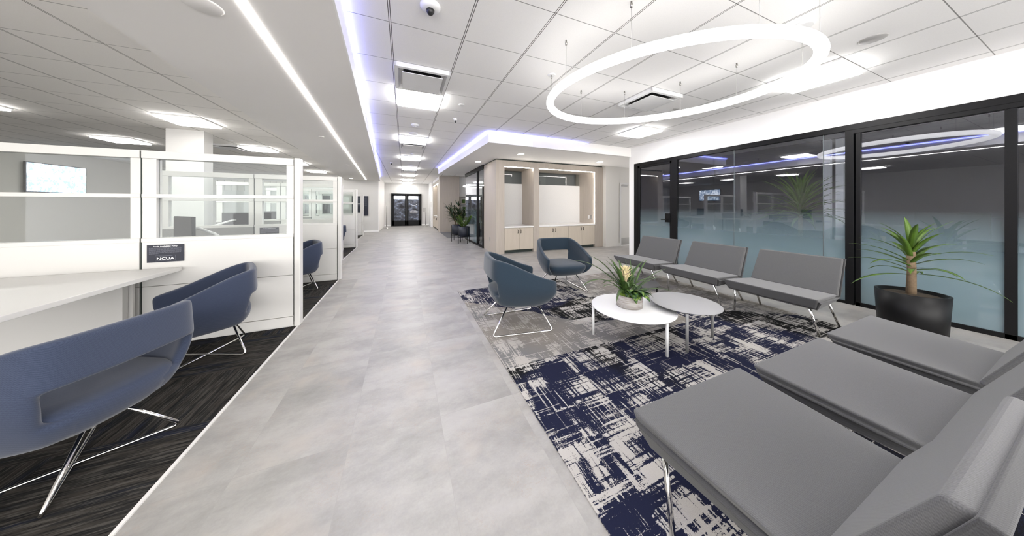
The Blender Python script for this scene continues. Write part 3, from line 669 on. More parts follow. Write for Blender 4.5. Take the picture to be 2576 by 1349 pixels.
def policy_sign(x0, z0, y, label):
    Wd, H = .245, .165
    r = empty('policy_sign', (x0, y, z0), 0, label, 'sign', None)
    box((0, -.006, 0), (Wd, 0, H)).build('plate', M['navy'], r)
    def text(t, x, z, size, mat, name):
        c = bpy.data.curves.new(name, 'FONT'); c.body = t; c.size = size; c.align_x = 'CENTER'; c.extrude = .0006
        c.offset = size * .018
        o = bpy.data.objects.new('tmp', c); COL.objects.link(o)
        dg = bpy.context.evaluated_depsgraph_get(); me = bpy.data.meshes.new_from_object(o.evaluated_get(dg)); bpy.data.objects.remove(o)
        sx = 1.25
        for v in me.vertices:
            xx, yy, zz = v.co; v.co = (x + xx * sx, -.007 - zz, z + yy)
        me.materials.clear(); me.materials.append(mat); o = bpy.data.objects.new(name, me); COL.objects.link(o); o.parent = r
    text('Funds Availability Policy', Wd / 2, H - .020, .0135, M['print'], 'title')
    text('NCUA', Wd / 2, .022, .033, M['print'], 'lettering')
    s = lines(MB(), .014, Wd - .014, H - .088, H - .026, -.0062, 7, .0038, 4)
    s.build('small_print', M['print_dim'], r)
    a, b, c, d = .055, Wd - .055, .012, .062
    MB().box((a, -.0075, c), (b, -.006, c + .0014)).box((a, -.0075, d), (b, -.006, d + .0014)).box((a, -.0075, c), (a + .0016, -.006, d)).box((b - .0016, -.0075, c), (b, -.006, d + .0014)).box((a + .02, -.0075, c + .004), (b - .02, -.006, c + .0065)).box((a + .025, -.0075, d - .006), (b - .02, -.006, d - .0035)).build('border', M['print_dim'], r)
policy_sign(-2.225, .797, 3.558, 'navy funds policy sign reading NCUA on the nearest partition')
policy_sign(-2.18, .81, 5.498, 'navy funds policy sign on the second partition, seen through glass')

# desks, one in each bay
def desk(loc, label):
    r = empty('desk', loc, 0, label, 'desk', 'white workstation desks')
    box((-1.25, -1.75, .705), (0, 0, .74)).build('desktop', M['white_metal'], r, 0.003)
    box((-1.22, -.03, .05), (-.30, -.01, .70)).build('modesty_panel', M['white_metal'], r)
    for x, y in ((-.35, -.06), (-1.15, -.06), (-1.15, -1.7)): box((x - .025, y - .025, 0), (x + .025, y + .025, .705)).build('leg', M['white_metal'], r)
    return r
dk = desk((-1.98, 3.53, .004), 'white desk in front of the nearest partition at the left')
for k in range(1, 5):
    dup(dk, (-2.10 - .1 * k, rows[k][0] - .03, .004), 0, 'white desk behind the %s partition' % ord_[k - 1])
def monitor(loc, rz, label, arm=True):
    r = empty('monitor', loc, rz, label, 'monitor', 'workstation monitors')
    m = MB().box((-.27, -.018, .12), (.27, .012, .45)); m.build('casing', M['dark'], r, 0.004)
    box((-.262, -.0215, .13), (.262, -.0185, .442)).build('screen', M['screen_off'], r)
    MB().tube(round_path([(0, .012, .30), (0, .10, .30), (.22, .22, .20), (.30, .30, .0)], .05), .017, 10).build('arm', M['white_table'], r)
    MB().lathe([(.05, 0), (.05, .012), (.03, .02), (.0, .025)], 16, (.30, .30)).build('clamp', M['white_table'], r)
    MB().tube(round_path([(.03, .02, .22), (.12, .12, .08), (.2, .2, .12), (.28, .28, .02)], .05), .006, 6).build('cable', M['dark'], r)
    return r
mo = monitor((-2.62, 4.72, .745), R_(-45), 'grey flat monitor on a white arm seen through the nearest partition glass')
dup(mo, (-3.12, 6.95, .745), R_(160), 'dark monitor turned away, standing behind the second partition glass')
dup(mo, (-3.2, 8.75, .745), R_(14), 'monitor behind the third partition')
tag(MB().box((-3.15, 4.18, .745), (-2.9, 4.40, .765)).build('folder', M['pale_blue']), 'blue folder lying on the desk behind the nearest partition', 'folder')
tag(MB().lathe([(.07, .745), (.075, .775), (.05, .80), (0, .805)], 20, (-2.78, 4.45)).build('desk_phone', M['dark']), 'round black desk phone behind the nearest partition glass', 'phone')
r = empty('pump_bottle', (-2.35, 5.1, .744), 0, 'small white pump bottle by the second partition post', 'bottle')
MB().lathe([(.028, 0), (.03, .01), (.03, .09), (.012, .11), (.012, .13)], 16).build('bottle_body', M['white_table'], r)
MB().tube([(0, 0, .13), (0, 0, .155), (-.035, 0, .155)], .006, 6).build('pump', M['white_table'], r)
# structural column
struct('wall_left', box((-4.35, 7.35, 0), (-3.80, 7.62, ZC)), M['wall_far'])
# television on the left wall
r = empty('wall_television', (-9.15, 11.8, 2.1), 0, 'wall television far left, seen as a reflection in the glass wall', 'television')
box((0, -.7, -.4), (.04, .7, .4)).build('casing', M['dark'], r); box((.04, -.68, -.38), (.045, .68, .38)).build('screen', M['screen_on'], r)
# window band on the left wall far away
wb = struct('window_3', MB().box((-7.6, 15.07, 2.0), (-4.6, 15.1, 2.45)), M['wall_warm'])
for k in range(14): box((-7.6 + k * .22, 15.055, 2.0), (-7.585 + k * .22, 15.07, 2.45)).build('mullion', M['fixture_grey'], wb)

# ================= SEATING =================
def sstep(x): x = max(0, min(1, x)); return x * x * (3 - 2 * x)
def tub_chair(loc, rz, label, fabric, cross=False, group=None, rails=None):
    # local front = -y
    r = empty('tub_chair', loc, rz, label, 'armchair', group)
    # plan outline at rim: left front -> back -> right front
    half = [(0.375, -0.355), (0.395, -0.18), (0.39, 0.0), (0.36, 0.16), (0.33, 0.25), (0.295, 0.31), (0.24, 0.338), (0.17, 0.345), (0.085, 0.35), (0.0, 0.352)]
    ol = [(-x, y) for x, y in half] + [(x, y) for x, y in reversed(half[:-1])]
    def rim(x, y):
        t = (y + 0.33) / 0.68; return 0.545 + 0.235 * sstep(t * 0.95 + .05)
    ts = [0.0, 0.05, 0.13, 0.24, 0.34, 0.46, 0.58, 0.63, 0.72, 0.82, 0.92, 1.0]
    zb = 0.264
    vs = []; nc = len(ol)
    for t in ts:
        k = 0.70 + 0.30 * math.sin(min(1, t / 0.62) * math.pi / 2) ** 0.8 if t > 0 else 0.64
        k -= 0.025 * max(0, t - .62) / .38
        for (x, y) in ol:
            yy = y + .02; zr = rim(x, y)
            # arm front leans back towards the bottom and rounds over at the rim
            fr = max(0.0, (-y - .1) / .23)
            ky = k * (1 - 0.10 * fr * (1 - t)) 
            if t > .86: ky -= .045 * fr * ((t - .86) / .14) ** 2
            vs.append((x * k, yy * ky - .02, zb + (zr - zb) * t))
    fs = []
    for i in range(len(ts) - 1):
        for j in range(nc - 1):
            xm = (ol[j][0] + ol[j + 1][0]) / 2; ym = (ol[j][1] + ol[j + 1][1]) / 2
            if ym > .30 and abs(xm) < .27 and 3 <= i < 6: continue
            a = i * nc + j; fs.append((a, a + 1, a + nc + 1, a + nc))
    me = bpy.data.meshes.new('shell'); me.from_pydata(vs, [], fs); me.update()
    for p in me.polygons: p.use_smooth = True
    me.materials.append(fabric); sh = bpy.data.objects.new('shell', me); COL.objects.link(sh); sh.parent = r
    so = sh.modifiers.new('solid', 'SOLIDIFY'); so.thickness = 0.056; so.offset = -1 if False else 1
    sb = sh.modifiers.new('sub', 'SUBSURF'); sb.levels = 2; sb.render_levels = 2
    # seat
    def closed(kx, ky, y0): 
        pts = []; n = 28
        for i in range(n):
            a = 2 * math.pi * i / n; c, s_ = math.cos(a), math.sin(a); e = .5
            px = math.copysign(abs(c) ** e, c); py = math.copysign(abs(s_) ** e, s_)
            wx = .345 - .065 * (py + 1) / 2
            pts.append((px * wx * kx, py * .325 * ky + y0))
        return pts
    ringsz = [(.262, .55, .62, .02), (.268, .68, .74, .0), (.30, .80, .90, -.015), (.345, .90, .98, -.02), (.385, .95, 1.0, -.02), (.41, .94, .985, -.02), (.425, .86, .90, -.015), (.43, .6, .6, -.01)]
    sv = []; 
    for z, kx, ky, y0 in ringsz: sv += [(x, y, z) for x, y in closed(kx, ky, y0)]
    n = 28; sf = [(i * n + j, i * n + (j + 1) % n, (i + 1) * n + (j + 1) % n, (i + 1) * n + j) for i in range(len(ringsz) - 1) for j in range(n)]
    sf += [tuple(range(n - 1, -1, -1)), tuple((len(ringsz) - 1) * n + j for j in range(n))]
    MB().add(sv, sf, True).build('seat', fabric, r)
    # chrome sled base
    rr = .0085; zt = .285
    if rails is None:
        rails = [((-.13, .12), (-.27, .34), (-.31, -.31), (-.15, -.17)), ((.13, .12), (.27, .34), (.31, -.31), (.15, -.17))]
    for a, b, c, d in rails:
        pts = round_path([(a[0], a[1], zt), (b[0], b[1], rr), (c[0], c[1], rr), (d[0], d[1], zt)], .045, 6)
        MB().tube(pts, rr, 10).build('sled_leg', M['chrome'], r)
    a, d = rails[0][0], rails[0][3]; a2, d2 = rails[1][0], rails[1][3]
    MB().tube([(a[0], a[1], zt), (a2[0], a2[1], zt)], rr, 8).build('cross_bar', M['chrome'], r)
    MB().tube([(d[0], d[1], zt), (d2[0], d2[1], zt)], rr, 8).build('cross_bar', M['chrome'], r)
    return r
ZR = 0.006
LG = 'slate blue lounge tub chairs'
tub_chair((1.18, 2.71, ZR), R_(84), 'blue tub armchair with cut-out back nearest the aisle, seen from behind', M['blue_fab'], group=LG)
tub_chair((2.33, 3.55, ZR), R_(-8), 'blue tub armchair facing the camera in front of the cabinet niche', M['blue_fab'], group=LG)
cr = [((-.05, .17), (-.26, .27), (.26, -.25), (.05, -.17)), ((.05, .17), (.26, .27), (-.26, -.25), (-.05, -.17))]
WG = 'dusk blue workstation visitor chairs'
cc_ = tub_chair((-1.63, 3.16, .004), R_(-66), 'dark blue tub chair in front of the nearest partition', M['purple_fab'], rails=cr, group=WG)
cc_.scale = (.95, .95, .97)
dup(cc_, (-1.57, 2.08, .004), R_(-110), 'dark blue tub chair cut by the left edge, closest to the camera')
dup(cc_, (-1.59, 5.09, .004), R_(-66), 'dark blue tub chair between the nearest and second partitions')
dup(cc_, (-1.97, 9.12, .004), R_(-68), 'dark blue tub chair beyond the second partition, half hidden')

def bench(loc, rz, label, group):
    r = empty('lounge_bench_chair', loc, rz, label, 'lounge chair', group)
    H = .42
    # cushion profile in (y, z)
    def extr(prof, hw, taper=0.0):
        m = MB(); n = len(prof)
        wy = lambda y: hw - .065 * (y + .385)
        a = [(-wy(y) + taper * t, y, z) for y, z, t in prof]; b = [(wy(y) - taper * t, y, z) for y, z, t in prof]
        m.add(a + b, [tuple(range(n - 1, -1, -1)), tuple(range(n, 2 * n))] + [(i, (i + 1) % n, n + (i + 1) % n, n + i) for i in range(n)]); return m
    # seat: front top (-.40,.405) slopes to (.13,.372); front face slants back to (-.335,.315)
    seat = extr([(-.394, .408, 0), (.165, .375, 0), (.18, .33, 1), (-.338, .300, 1)], H - .010, .03)
    seat.build('seat_cushion', M['bench'], r, 0.016, 4)
    back = extr([(.145, .372, 0), (.335, .748, 0), (.378, .738, .3), (.205, .345, .5)], H - .010, .01)
    back.build('back_cushion', M['bench'], r, 0.014, 4)
    shell = extr([(-.372, .385, 0), (-.318, .286, 1.0), (.20, .290, 1.0), (.25, .335, .3), (.402, .738, 0), (.372, .746, 0), (.20, .352, 0), (.17, .345, 0), (-.35, .372, 0)], H, .035)
    shell.build('shell', M['bench_shell'], r, 0.006, 3)
    # chrome frame
    for sx in (-1, 1):
        x = sx * .32
        MB().tube([(x, -.30, .284), (x + sx * .045, -.225, .004)], .0115, 12).build('leg', M['chrome'], r)
        MB().tube([(x, .12, .284), (x + sx * .02, .315, .004)], .0115, 12).build('leg', M['chrome'], r)
    f = MB()
    for sx in (-1, 1): f.tube([(sx * .33, -.30, .284), (sx * .33, .13, .284)], .010, 8)
    f.tube([(-.33, -.29, .284), (.33, -.29, .284)], .010, 8).tube([(-.33, .12, .284), (.33, .12, .284)], .010, 8)
    f.build('rail_frame', M['chrome'], r)
    return r
BG = 'grey armless lounge chairs along the glass wall'; BN = 'grey armless lounge chairs in the foreground row'
b0 = bench((4.10, 1.595, ZR), R_(-90), 'grey armless lounge chair by the glass wall, nearest of that row', BG)
dup(b0, (4.06, 2.455, ZR), R_(-90), 'grey armless lounge chair by the glass wall, middle of that row')
dup(b0, (4.00, 3.35, ZR), R_(-88), 'grey armless lounge chair by the glass wall, farthest, before the glass door')
dup(b0, (1.355, .485, ZR), R_(180), 'large grey lounge chair in the bottom right foreground', BN)
dup(b0, (2.27, .465, ZR), R_(180), 'grey lounge chair in the foreground row, second from the aisle', BN)
dup(b0, (3.22, .475, ZR), R_(180), 'grey lounge chair in the foreground row, farthest right', BN)

def round_table(c, rad, z, top, legm, legs, label, name='coffee_table'):
    r = empty(name, (c[0], c[1], ZR), 0, label, 'table', 'nested round coffee tables'); z -= ZR
    MB().lathe([(rad - .012, z - .009), (rad, z - .003), (rad, z), (rad - .004, z + .002), (0, z + .002)], 72).build('tabletop', top, r)
    for a in legs:
        x, y = a[0] - c[0], a[1] - c[1]
        MB().lathe([(.013, 0), (.013, z - .008)], 14, (x, y)).build('leg', legm, r)
round_table((2.13, 1.96), .392, .31, M['white_table'], M['white_table'], [(1.80, 2.15), (2.135, 1.585), (2.43, 2.17)], 'low round white coffee table carrying the planter')
round_table((2.61, 1.752), .31, .36, M['grey_table'], M['grey_leg'], [(2.37, 1.565), (2.87, 1.64), (2.66, 2.03)], 'light grey round coffee table overlapping the white one')
round_table((2.89, 2.55), .245, .31, M['dark_table'], M['black'], [(2.97, 2.34), (2.70, 2.68), (3.08, 2.68)], 'small dark grey round table behind the planter')

# ================= PLANTS =================
def leaf(mb, base, az, length, lift, droop, width, seg=9, fold=.25, twist=0.0, tipf=1.0):
    # arching strap leaf as a folded ribbon with thickness
    p = Vector(base); el = lift; st = length / seg; cen = []
    for i in range(seg + 1):
        cen.append((p.copy(), el)); d = Vector((math.cos(az) * math.cos(el), math.sin(az) * math.cos(el), math.sin(el))); p = p + d * st
        el -= droop / seg * (0.4 + 1.2 * i / seg)
    side = Vector((-math.sin(az), math.cos(az), 0)); vs = []
    for i, (q, e) in enumerate(cen):
        t = i / seg; w_ = width * (math.sin(math.pi * min(1, (t * .93 + .07)) ** .8) ** .75 if t < 1 else 0.02) * .5
        nrm = Vector((-math.cos(az) * math.sin(e), -math.sin(az) * math.sin(e), math.cos(e)))
        vs += [q + side * w_ + nrm * w_ * fold, q - nrm * .0006, q - side * w_ + nrm * w_ * fold, q + nrm * .0012]
    fs = []
    for i in range(seg):
        a = i * 4; b = a + 4
        fs += [(a, b, b + 3, a + 3), (a + 3, b + 3, b + 2, a + 2), (a, a + 1, b + 1, b), (a + 1, a + 2, b + 2, b + 1)]
    mb.add(vs, fs, True)
# bromeliad arrangement
r = empty('potted_bromeliad', (2.12, 1.985, .312), 0, 'bromeliad and foliage arrangement in a whitewashed bowl on the white table', 'potted plant')
pr = .122
MB().lathe([(pr - .012, 0), (pr, .004), (pr + .003, .06), (pr + .002, .118), (pr - .004, .122), (pr - .010, .118), (pr - .012, .095), (0, .095)], 48, sx=1.0, sy=1.0).build('pot', M['pot_white'], r)
MB().lathe([(.111, .095), (.10, .116), (.05, .128), (0, .132)], 24).build('moss', M['moss'], r)
random.seed(11)
f = MB()
cb = (-.04, .02, .12)
# outer arching leaves: (azimuth deg, length, lift, droop)
for az, L, li, dr, wd in [(150, .60, 52, 62, .044), (135, .50, 62, 50, .048), (172, .52, 44, 100, .042), (150, .40, 78, 40, .045), (215, .44, 32, 80, .030), (120, .36, 75, 50, .035), (230, .38, 58, 100, .036), (30, .36, 62, 70, .034), (60, .38, 70, 60, .034), (95, .36, 74, 40, .036), (190, .36, 40, 60, .034), (250, .30, 60, 100, .036), (300, .28, 62, 80, .034), (330, .34, 50, 60, .034), (0, .40, 66, 50, .034), (175, .32, 60, 110, .04), (135, .30, 60, 60, .04), (205, .50, 66, 66, .034)]:
    leaf(f, cb, R_(az), L * 1.06, R_(li), R_(dr), wd * 1.2)
for k in range(12): leaf(f, (cb[0] + random.uniform(-.02, .02), cb[1] + random.uniform(-.02, .02), .12), random.uniform(0, 6.28), random.uniform(.16, .24), R_(random.uniform(60, 80)), R_(random.uniform(20, 50)), .042)
f.build('leaves', M['leaf'], r)
f = MB(); c2 = (.035, -.005, .12)
for az, L, li, dr, wd in [(-20, .44, 48, 40, .026), (-8, .40, 38, 52, .020), (15, .46, 58, 45, .026), (70, .38, 86, 12, .014), (110, .36, 82, 15, .014), (-45, .36, 30, 60, .022), (-30, .40, 22, 50, .018), (40, .36, 60, 60, .024)]:
    leaf(f, c2, R_(az), L, R_(li), R_(dr), wd)
f.build('strap_leaves', M['leaf'], r)
f = MB()
for k in range(22):
    az = R_(random.uniform(205, 365)); rr_ = random.uniform(.02, .07)
    leaf(f, (.03 + rr_ * math.cos(az), rr_ * math.sin(az), .115 + random.uniform(0, .04)), az, random.uniform(.11, .17), R_(random.uniform(10, 50)), R_(random.uniform(70, 130)), random.uniform(.06, .08), fold=.12)
f.build('variegated_leaves', M['leaf_var'], r)
f = MB(); ft = Vector((-.035, .02, .12))
f.tube([ft, ft + Vector((.004, 0, .14))], .010, 8)
for ring, (n, z, L, li) in enumerate([(5, .12, .10, 66), (6, .15, .11, 72), (6, .18, .10, 74), (7, .205, .075, 70), (6, .22, .06, 80)]):
    for k in range(n): leaf(f, ft + Vector((.003, 0, z)), R_(360 / n * k + ring * 25), L * 1.2, R_(li - 4), R_(30), .030, 6, .35)
f.build('flower', M['bract'], r)
f = MB()
for k in range(7): leaf(f, ft + Vector((.003, 0, .10 + .012 * k)), R_(52 * k), .085, R_(64), R_(25), .017, 5, .3)
f.build('outer_bracts', M['bract2'], r)

def pot_stand(c, h, rad, lab, kind):
    r = empty('potted_plant', (c[0], c[1], 0), 0, lab, 'potted plant', None)
    MB().lathe([(rad - .015, h * .42), (rad, h * .43), (rad, h), (rad - .02, h), (rad - .025, h - .05), (0, h - .05)], 32).build('pot', M['navy_pot'], r)
    MB().lathe([(rad - .022, h - .052), (rad - .03, h - .03), (0, h - .02)], 20).build('soil', M['soil'], r)
    s = MB()
    for a in (20, 110, 200, 290):
        x, y = (rad + .03) * math.cos(R_(a)), (rad + .03) * math.sin(R_(a)); s.tube([(x, y, 0), (x, y, h * .98)], .012, 6)
        s.tube([(x, y, h * .38), (-x, -y, h * .38)], .011, 6)
    s.tube([((rad + .03) * math.cos(t / 24 * 6.2832), (rad + .03) * math.sin(t / 24 * 6.2832), h * .39) for t in range(24)], .010, 6, closed=True)
    s.build('stand', M['black'], r)
    random.seed(int(c[1] * 10)); f = MB(); st = MB()
    if kind == 'tall':
        for k in range(17):
            a = random.uniform(0, 6.28); rr2 = random.uniform(.02, .10); H = random.uniform(.25, .78); lean = random.uniform(.05, .32)
            b = Vector((rr2 * math.cos(a), rr2 * math.sin(a), h - .03)); tpt = b + Vector((lean * math.cos(a), lean * math.sin(a), H)); st.tube([b, (b + tpt) / 2 + Vector((0, 0, .03)), tpt], .007, 6)
            for j in range(3):
                q = b.lerp(tpt, .55 + .22 * j)
                for m in range(7): leaf(f, q, random.uniform(0, 6.28), random.uniform(.20, .34), R_(random.uniform(-5, 60)), R_(random.uniform(20, 60)), .046, 5, .2)
        st.build('stems', M['bark'], r); f.build('leaves', M['leaf_dark'], r)
    else:
        for k in range(10):
            a = random.uniform(0, 6.28); H = random.uniform(.20, .48); b = Vector((.04 * math.cos(a), .04 * math.sin(a), h - .03)); tpt = b + Vector((.22 * math.cos(a), .22 * math.sin(a), H)); st.tube([b, tpt], .008, 6)
            for m in range(14):
                q = b.lerp(tpt, .15 + .85 * m / 14); leaf(f, q, a + (1.2 if m % 2 else -1.2), random.uniform(.10, .15), R_(35), R_(30), .055, 5, .2)
        st.build('stems', M['leaf_light'], r); f.build('leaves', M['leaf_light'], r)
pot_stand((1.86, 9.95), .62, .20, 'tall dark-leaved plant in a navy pot on a stand, rear of two', 'tall')
pot_stand((1.98, 9.28), .60, .20, 'short bright green plant in a navy pot on a stand, front of two', 'short')

def dracaena(loc, h, lab, seed, trunk_top, n=46, L=(.45, .75), pot=True, mat='leaf'):
    r = empty('potted_dracaena', loc, 0, lab, 'potted plant'); random.seed(seed)
    if pot:
        MB().lathe([(.17, 0), (.21, .02), (.23, h), (.21, h), (.20, h - .05), (0, h - .05)], 32).build('pot', M['navy_pot' if pot is True else 'black'], r)
        MB().lathe([(.205, h - .052), (.19, h - .03), (0, h - .02)], 20).build('soil', M['soil'], r)
    MB().tube([(0, 0, h - .05), (.02, 0, (h + trunk_top) / 2), (0, 0, trunk_top)], [.035, .03, .028], 10).build('trunk', M['bark'], r)
    f = MB()
    for k in range(n):
        t = k / n; z = trunk_top - .32 * (1 - t) + .05
        leaf(f, (0, 0, z), k * 2.39996, random.uniform(*L) * (1 - .25 * t), R_(5 + 75 * t + random.uniform(-8, 8)), R_(60 - 20 * t + random.uniform(-10, 20)), .05, 9, .2)
    f.build('leaves', M[mat], r); return r
dracaena((6.28, 2.22, 0), .35, 'tall dracaena standing inside the office behind the frosted glass', 4, 1.38, 90, (.58, .86), mat='leaf_light')
dracaena((4.97, .92, 0), .42, 'dracaena in a black pot at the right edge in front of the glass wall', 8, .86, 30, (.38, .55), pot='b', mat='leaf_light')

# ---------------- office furniture behind the glass ----------------
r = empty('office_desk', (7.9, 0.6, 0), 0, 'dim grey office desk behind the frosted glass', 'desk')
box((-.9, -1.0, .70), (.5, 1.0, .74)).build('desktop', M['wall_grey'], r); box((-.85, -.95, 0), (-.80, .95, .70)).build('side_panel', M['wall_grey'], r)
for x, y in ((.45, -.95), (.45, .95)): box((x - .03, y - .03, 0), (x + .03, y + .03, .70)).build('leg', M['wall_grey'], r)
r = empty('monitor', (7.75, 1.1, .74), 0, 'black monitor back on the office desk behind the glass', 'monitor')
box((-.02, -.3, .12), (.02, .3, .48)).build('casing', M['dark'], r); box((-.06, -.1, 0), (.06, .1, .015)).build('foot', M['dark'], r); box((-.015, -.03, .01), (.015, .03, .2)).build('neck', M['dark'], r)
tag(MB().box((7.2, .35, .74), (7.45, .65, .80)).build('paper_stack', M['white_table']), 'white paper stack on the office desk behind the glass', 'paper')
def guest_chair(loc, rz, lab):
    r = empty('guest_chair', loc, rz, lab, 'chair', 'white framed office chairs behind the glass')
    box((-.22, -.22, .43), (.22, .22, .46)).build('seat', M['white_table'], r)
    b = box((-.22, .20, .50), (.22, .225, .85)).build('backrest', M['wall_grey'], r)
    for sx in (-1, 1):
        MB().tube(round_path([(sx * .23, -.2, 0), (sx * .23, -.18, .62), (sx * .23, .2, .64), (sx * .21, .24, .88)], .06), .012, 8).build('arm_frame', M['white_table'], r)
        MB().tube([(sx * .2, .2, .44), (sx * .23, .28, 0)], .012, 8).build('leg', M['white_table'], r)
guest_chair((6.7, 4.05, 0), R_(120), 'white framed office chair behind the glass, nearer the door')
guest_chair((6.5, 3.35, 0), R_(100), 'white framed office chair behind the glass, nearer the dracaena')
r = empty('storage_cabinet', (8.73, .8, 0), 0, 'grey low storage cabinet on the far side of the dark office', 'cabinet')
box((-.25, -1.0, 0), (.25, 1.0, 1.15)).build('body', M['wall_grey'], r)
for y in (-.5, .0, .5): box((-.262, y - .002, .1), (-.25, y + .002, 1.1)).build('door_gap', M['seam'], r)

# ================= CEILING ITEMS =================
def troffer(x0, y0, label):
    r = empty('ceiling_light', (x0 + T / 2, y0 + T / 2, ZC), 0, label, 'ceiling light', 'square ceiling light panels')
    h = T / 2 - .008
    MB().box((-h, -h, -.022), (h, h, .0)).build('frame', M['fixture'], r)
    g = h - .012; MB().prism([(-g, -g), (g, -g), (g, g), (-g, g)], -.05, -.022).build('diffuser', M['light'], r, 0.006)
    return r
t0 = troffer(-.11, 3.614, 'square ceiling light panel nearest the camera above the corridor')
cn = ['', 'second', 'third', 'fourth', 'fifth', 'sixth', 'seventh']
for k in range(1, 7): dup(t0, (-.11 + T / 2, (3.614 + 4 * T * k if k < 6 else 18.05) + T / 2, ZC), 0, 'square ceiling light panel above the corridor, %s from the camera' % cn[k])
dup(t0, (4.174 + T / 2, 1.166 + T / 2, ZC), 0, 'bright square ceiling panel beside the big ring at the upper right')
dup(t0, (4.174 + T / 2, 3.614 + T / 2, ZC), 0, 'square ceiling panel above the glass door')
dup(t0, (-.11 + T / 2, 1.166 - T + T / 2, ZC), 0, 'square ceiling panel above the camera position')
dup(t0, (1.726 + T / 2, -1.282 + T / 2, ZC), 0, 'added square fill panel, unseen behind the camera above the foreground chairs')  # unseen lamp added to brighten the lounge floor and right wall
dup(t0, (4.174 + T / 2, -1.282 + T / 2, ZC), 0, 'added square fill panel, unseen behind the camera beside the glass wall')  # another out-of-view lamp, added for more light on the right wall
xl = -3.854 + T / 2
for k, y in enumerate((6.2, 8.65, 11.1, 13.5)):
    dup(t0, (xl, y + T / 2, ZC), 0, 'workstation ceiling light panel beside the soffit, %s from the camera' % ['first', 'second', 'third', 'fourth'][k])
for k, y in enumerate((3.75, 6.2, 8.65, 11.1)):
    dup(t0, (xl - 4 * T, y + T / 2, ZC), 0, 'workstation ceiling light panel in the outer left line, %s from the camera' % ['first', 'second', 'third', 'fourth'][k])
def vent(x0, y0, label):
    r = empty('air_vent', (x0 + T / 2, y0 + T / 2, ZC), 0, label, 'air vent', 'square ceiling air vents'); h = T / 2 - .01; g = h - .09
    m = MB()
    vs = []; 
    for (s_, z) in ((h, -.002), (h - .035, -.004), (g + .03, .05), (g - .06, .055)): vs += [(-s_, -s_, z), (s_, -s_, z), (s_, s_, z), (-s_, s_, z)]
    vs = [(a, b, c - .045) for a, b, c in vs]
    m.add(vs, [(i * 4 + j, i * 4 + (j + 1) % 4, (i + 1) * 4 + (j + 1) % 4, (i + 1) * 4 + j) for i in range(3) for j in range(4)]); m.add([(-g, -g, .006), (g, -g, .006), (g, g, .006), (-g, g, .006)], [(0, 1, 2, 3)])
    m.box((-h, -h, -.0465), (-h + .02, h, 0)); m.box((h - .02, -h, -.0465), (h, h, 0)); m.box((-h, -h, -.0465), (h, -h + .02, 0)); m.box((-h, h - .02, -.0465), (h, h, 0))
    m.build('frame', M['fixture'], r); box((-g, -g, -.012), (g, g, -.004)).build('duct_shadow', M['dark'], r)
    box((-g - .01, -g - .01, -.064), (g + .01, g + .01, -.058)).build('plate', M['fixture'], r); return r
v0 = vent(-.11, 3.002, 'square air vent just before the nearest corridor light panel')
dup(v0, (-.11 + T / 2, 6.674 + T / 2, ZC), 0, 'square air vent behind the second corridor light panel')
dup(v0, (-.11 + T / 2, 11.57 + T / 2, ZC), 0, 'square air vent far down the corridor')
dup(v0, (2.95 + T / 2, 2.39 + T / 2, ZC), 0, 'square air vent seen through the big ring pendant')
dup(v0, (-4.47 + T / 2, 8.65 + T / 2, ZC), 0, 'square air vent in the workstation ceiling behind the column')
def dome(x, y, z, rad, label, lens=True):
    r = empty('dome_camera', (x, y, z), 0, label, 'ceiling sensor')
    MB().lathe([(0, -.001), (rad, 0), (rad, -.012), (rad * .8, -.03), (rad * .45, -.035), (0, -.036)][::-1], 28).build('housing', M['fixture'], r)
    MB().lathe([(0, -.075 if lens else -.045), (rad * .2, -.07 if lens else -.044), (rad * .38, -.05 if lens else -.040), (rad * .42, -.03)], 20).build('lens', M['dark'] if lens else M['fixture'], r)
dome(.185, 2.08, ZC, .075, 'white dome camera with black lens nearest on the corridor ceiling')
dome(.19, 5.22, ZC, .07, 'white round ceiling sensor before the second corridor light', False)
dome(.18, 5.85, ZC, .085, 'white round smoke detector touching the second corridor light', False)
dome(.83, 4.6, ZC, .035, 'small black domed camera right of the corridor lights')
dome(-.42, 10.1, ZC, .05, 'small black domed camera far left on the corridor ceiling')
dome(.2, 8.1, ZC, .05, 'small white sensor before the third corridor light', False)
dome(.2, 10.5, ZC, .08, 'small white sensor before the fourth corridor light', False)
def disc(x, y, z, rad, label, m='fixture', cat='speaker', name='ceiling_speaker'):
    tag(MB().lathe([(0, z - .008), (rad * .9, z - .008), (rad, z - .002), (rad, z)], 32, (x, y)).build(name, M[m]), label, cat)
disc(.80, 3.93, ZC, .045, 'small round ceiling cover right of the nearest corridor light', cat='ceiling cover', name='ceiling_cover')
disc(3.98, .93, ZC, .085, 'round grey ceiling speaker in the upper right corner', 'fixture_grey')
disc(3.97, 2.80, ZC, .045, 'small round ceiling cover beside the vent inside the big ring', 'fixture_grey', 'ceiling cover', 'ceiling_cover')
disc(-1.21, 2.32, ZS, .10, 'round access cover on the left soffit near the camera', 'soffit', 'ceiling cover', 'ceiling_cover')
disc(-1.44, 5.88, ZS, .045, 'small sprinkler cap on the left soffit', 'soffit', 'sprinkler', 'sprinkler_cap')
disc(-1.66, 9.60, ZS, .045, 'farther sprinkler cap on the left soffit', 'soffit', 'sprinkler', 'sprinkler_cap')
disc(3.51, 6.0, ZS, .045, 'sprinkler cap on the soffit between the two niche downlights', 'soffit', 'sprinkler', 'sprinkler_cap')
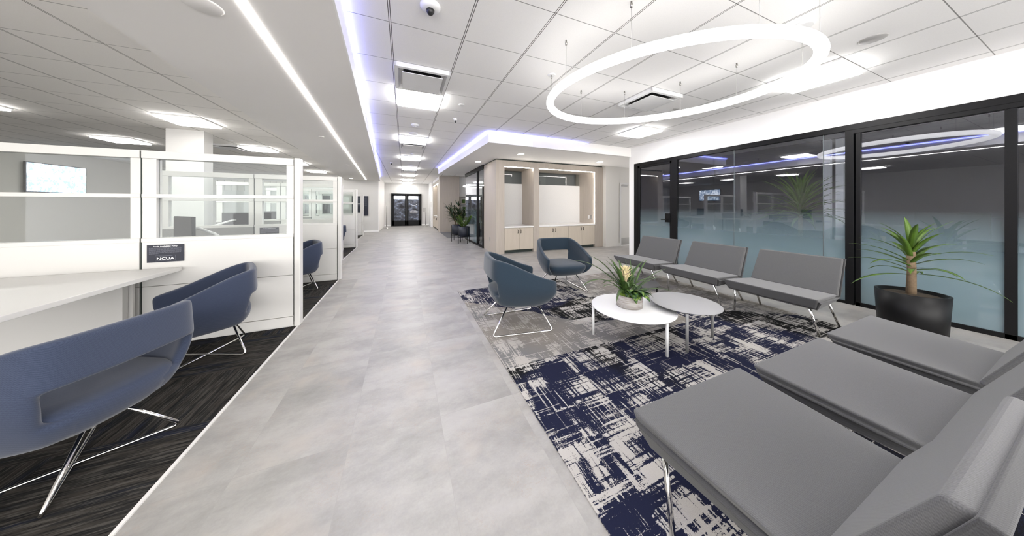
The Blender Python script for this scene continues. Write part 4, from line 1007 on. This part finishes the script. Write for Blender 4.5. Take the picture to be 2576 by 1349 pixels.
disc(-3.75, 8.1, ZC, .05, 'small smoke sensor on the workstation ceiling behind the column', 'fixture', 'ceiling sensor', 'ceiling_sensor')
def downlight(x, y, label, square=True):
    r = empty('downlight', (x, y, ZS), 0, label, 'downlight')
    h = .07
    MB().box((-h, -h, -.006), (h, h, 0)).build('trim_ring', M['fixture'], r)
    box((-h + .01, -h + .01, -.010), (h - .01, h - .01, -.006)).build('lens', M['light_small'], r)
downlight(2.70, 5.93, 'square downlight in the soffit left above the wood niche')
downlight(5.33, 6.07, 'square downlight in the soffit right, near the white wall')
downlight(-2.30, 14.1, 'small downlight at the far end of the left soffit')
downlight(2.0, 7.4, 'small downlight in the soffit by the glass meeting room')

# big ring pendant
rc = (2.346, 1.841); ANG = math.atan2(.654, -.756) 
rp = empty('ring_pendant', (rc[0], rc[1], ZC), 0, 'large glowing white oval ring pendant hanging over the lounge', 'pendant light')
RA, RB, RZ = 1.09, .85, 2.475 - ZC
pts = ring_pts((0, 0), RA, RB, math.atan2(-.756, .654), RZ, 96)
MB().tube(pts, .040, 16, closed=True).build('ring_lamp', M['ring_light'], rp)
for (x, y) in [(1.626, 1.497), (1.388, 2.021), (1.606, 2.593), (2.181, 2.836), (2.733, 2.607), (3.165, 2.175), (3.403, 1.636), (3.188, 1.089), (2.15, 1.03), (2.70, .86)]:
    lx, ly = x - rc[0], y - rc[1]
    best = min(pts, key=lambda p: (p[0] - lx) ** 2 + (p[1] - ly) ** 2)
    lx, ly = best[0], best[1]
    MB().tube([(lx, ly, 0), (best[0], best[1], RZ + .035)], .0014, 5).build('suspension_wire', M['steel'], rp)
    MB().lathe([(.009, -.045), (.011, -.02), (.007, -.018), (.007, 0)], 10, (lx, ly)).build('wire_clamp', M['steel'], rp)
for (x, y, q) in [(1.606, 2.593, .045), (3.188, 1.089, .075)]:
    MB().lathe([(q * .9, -.014), (q, -.008), (q, 0)], 28, min(((p[0], p[1]) for p in pts), key=lambda p: (p[0] - x + rc[0]) ** 2 + (p[1] - y + rc[1]) ** 2)).build('canopy', M['fixture'], rp)
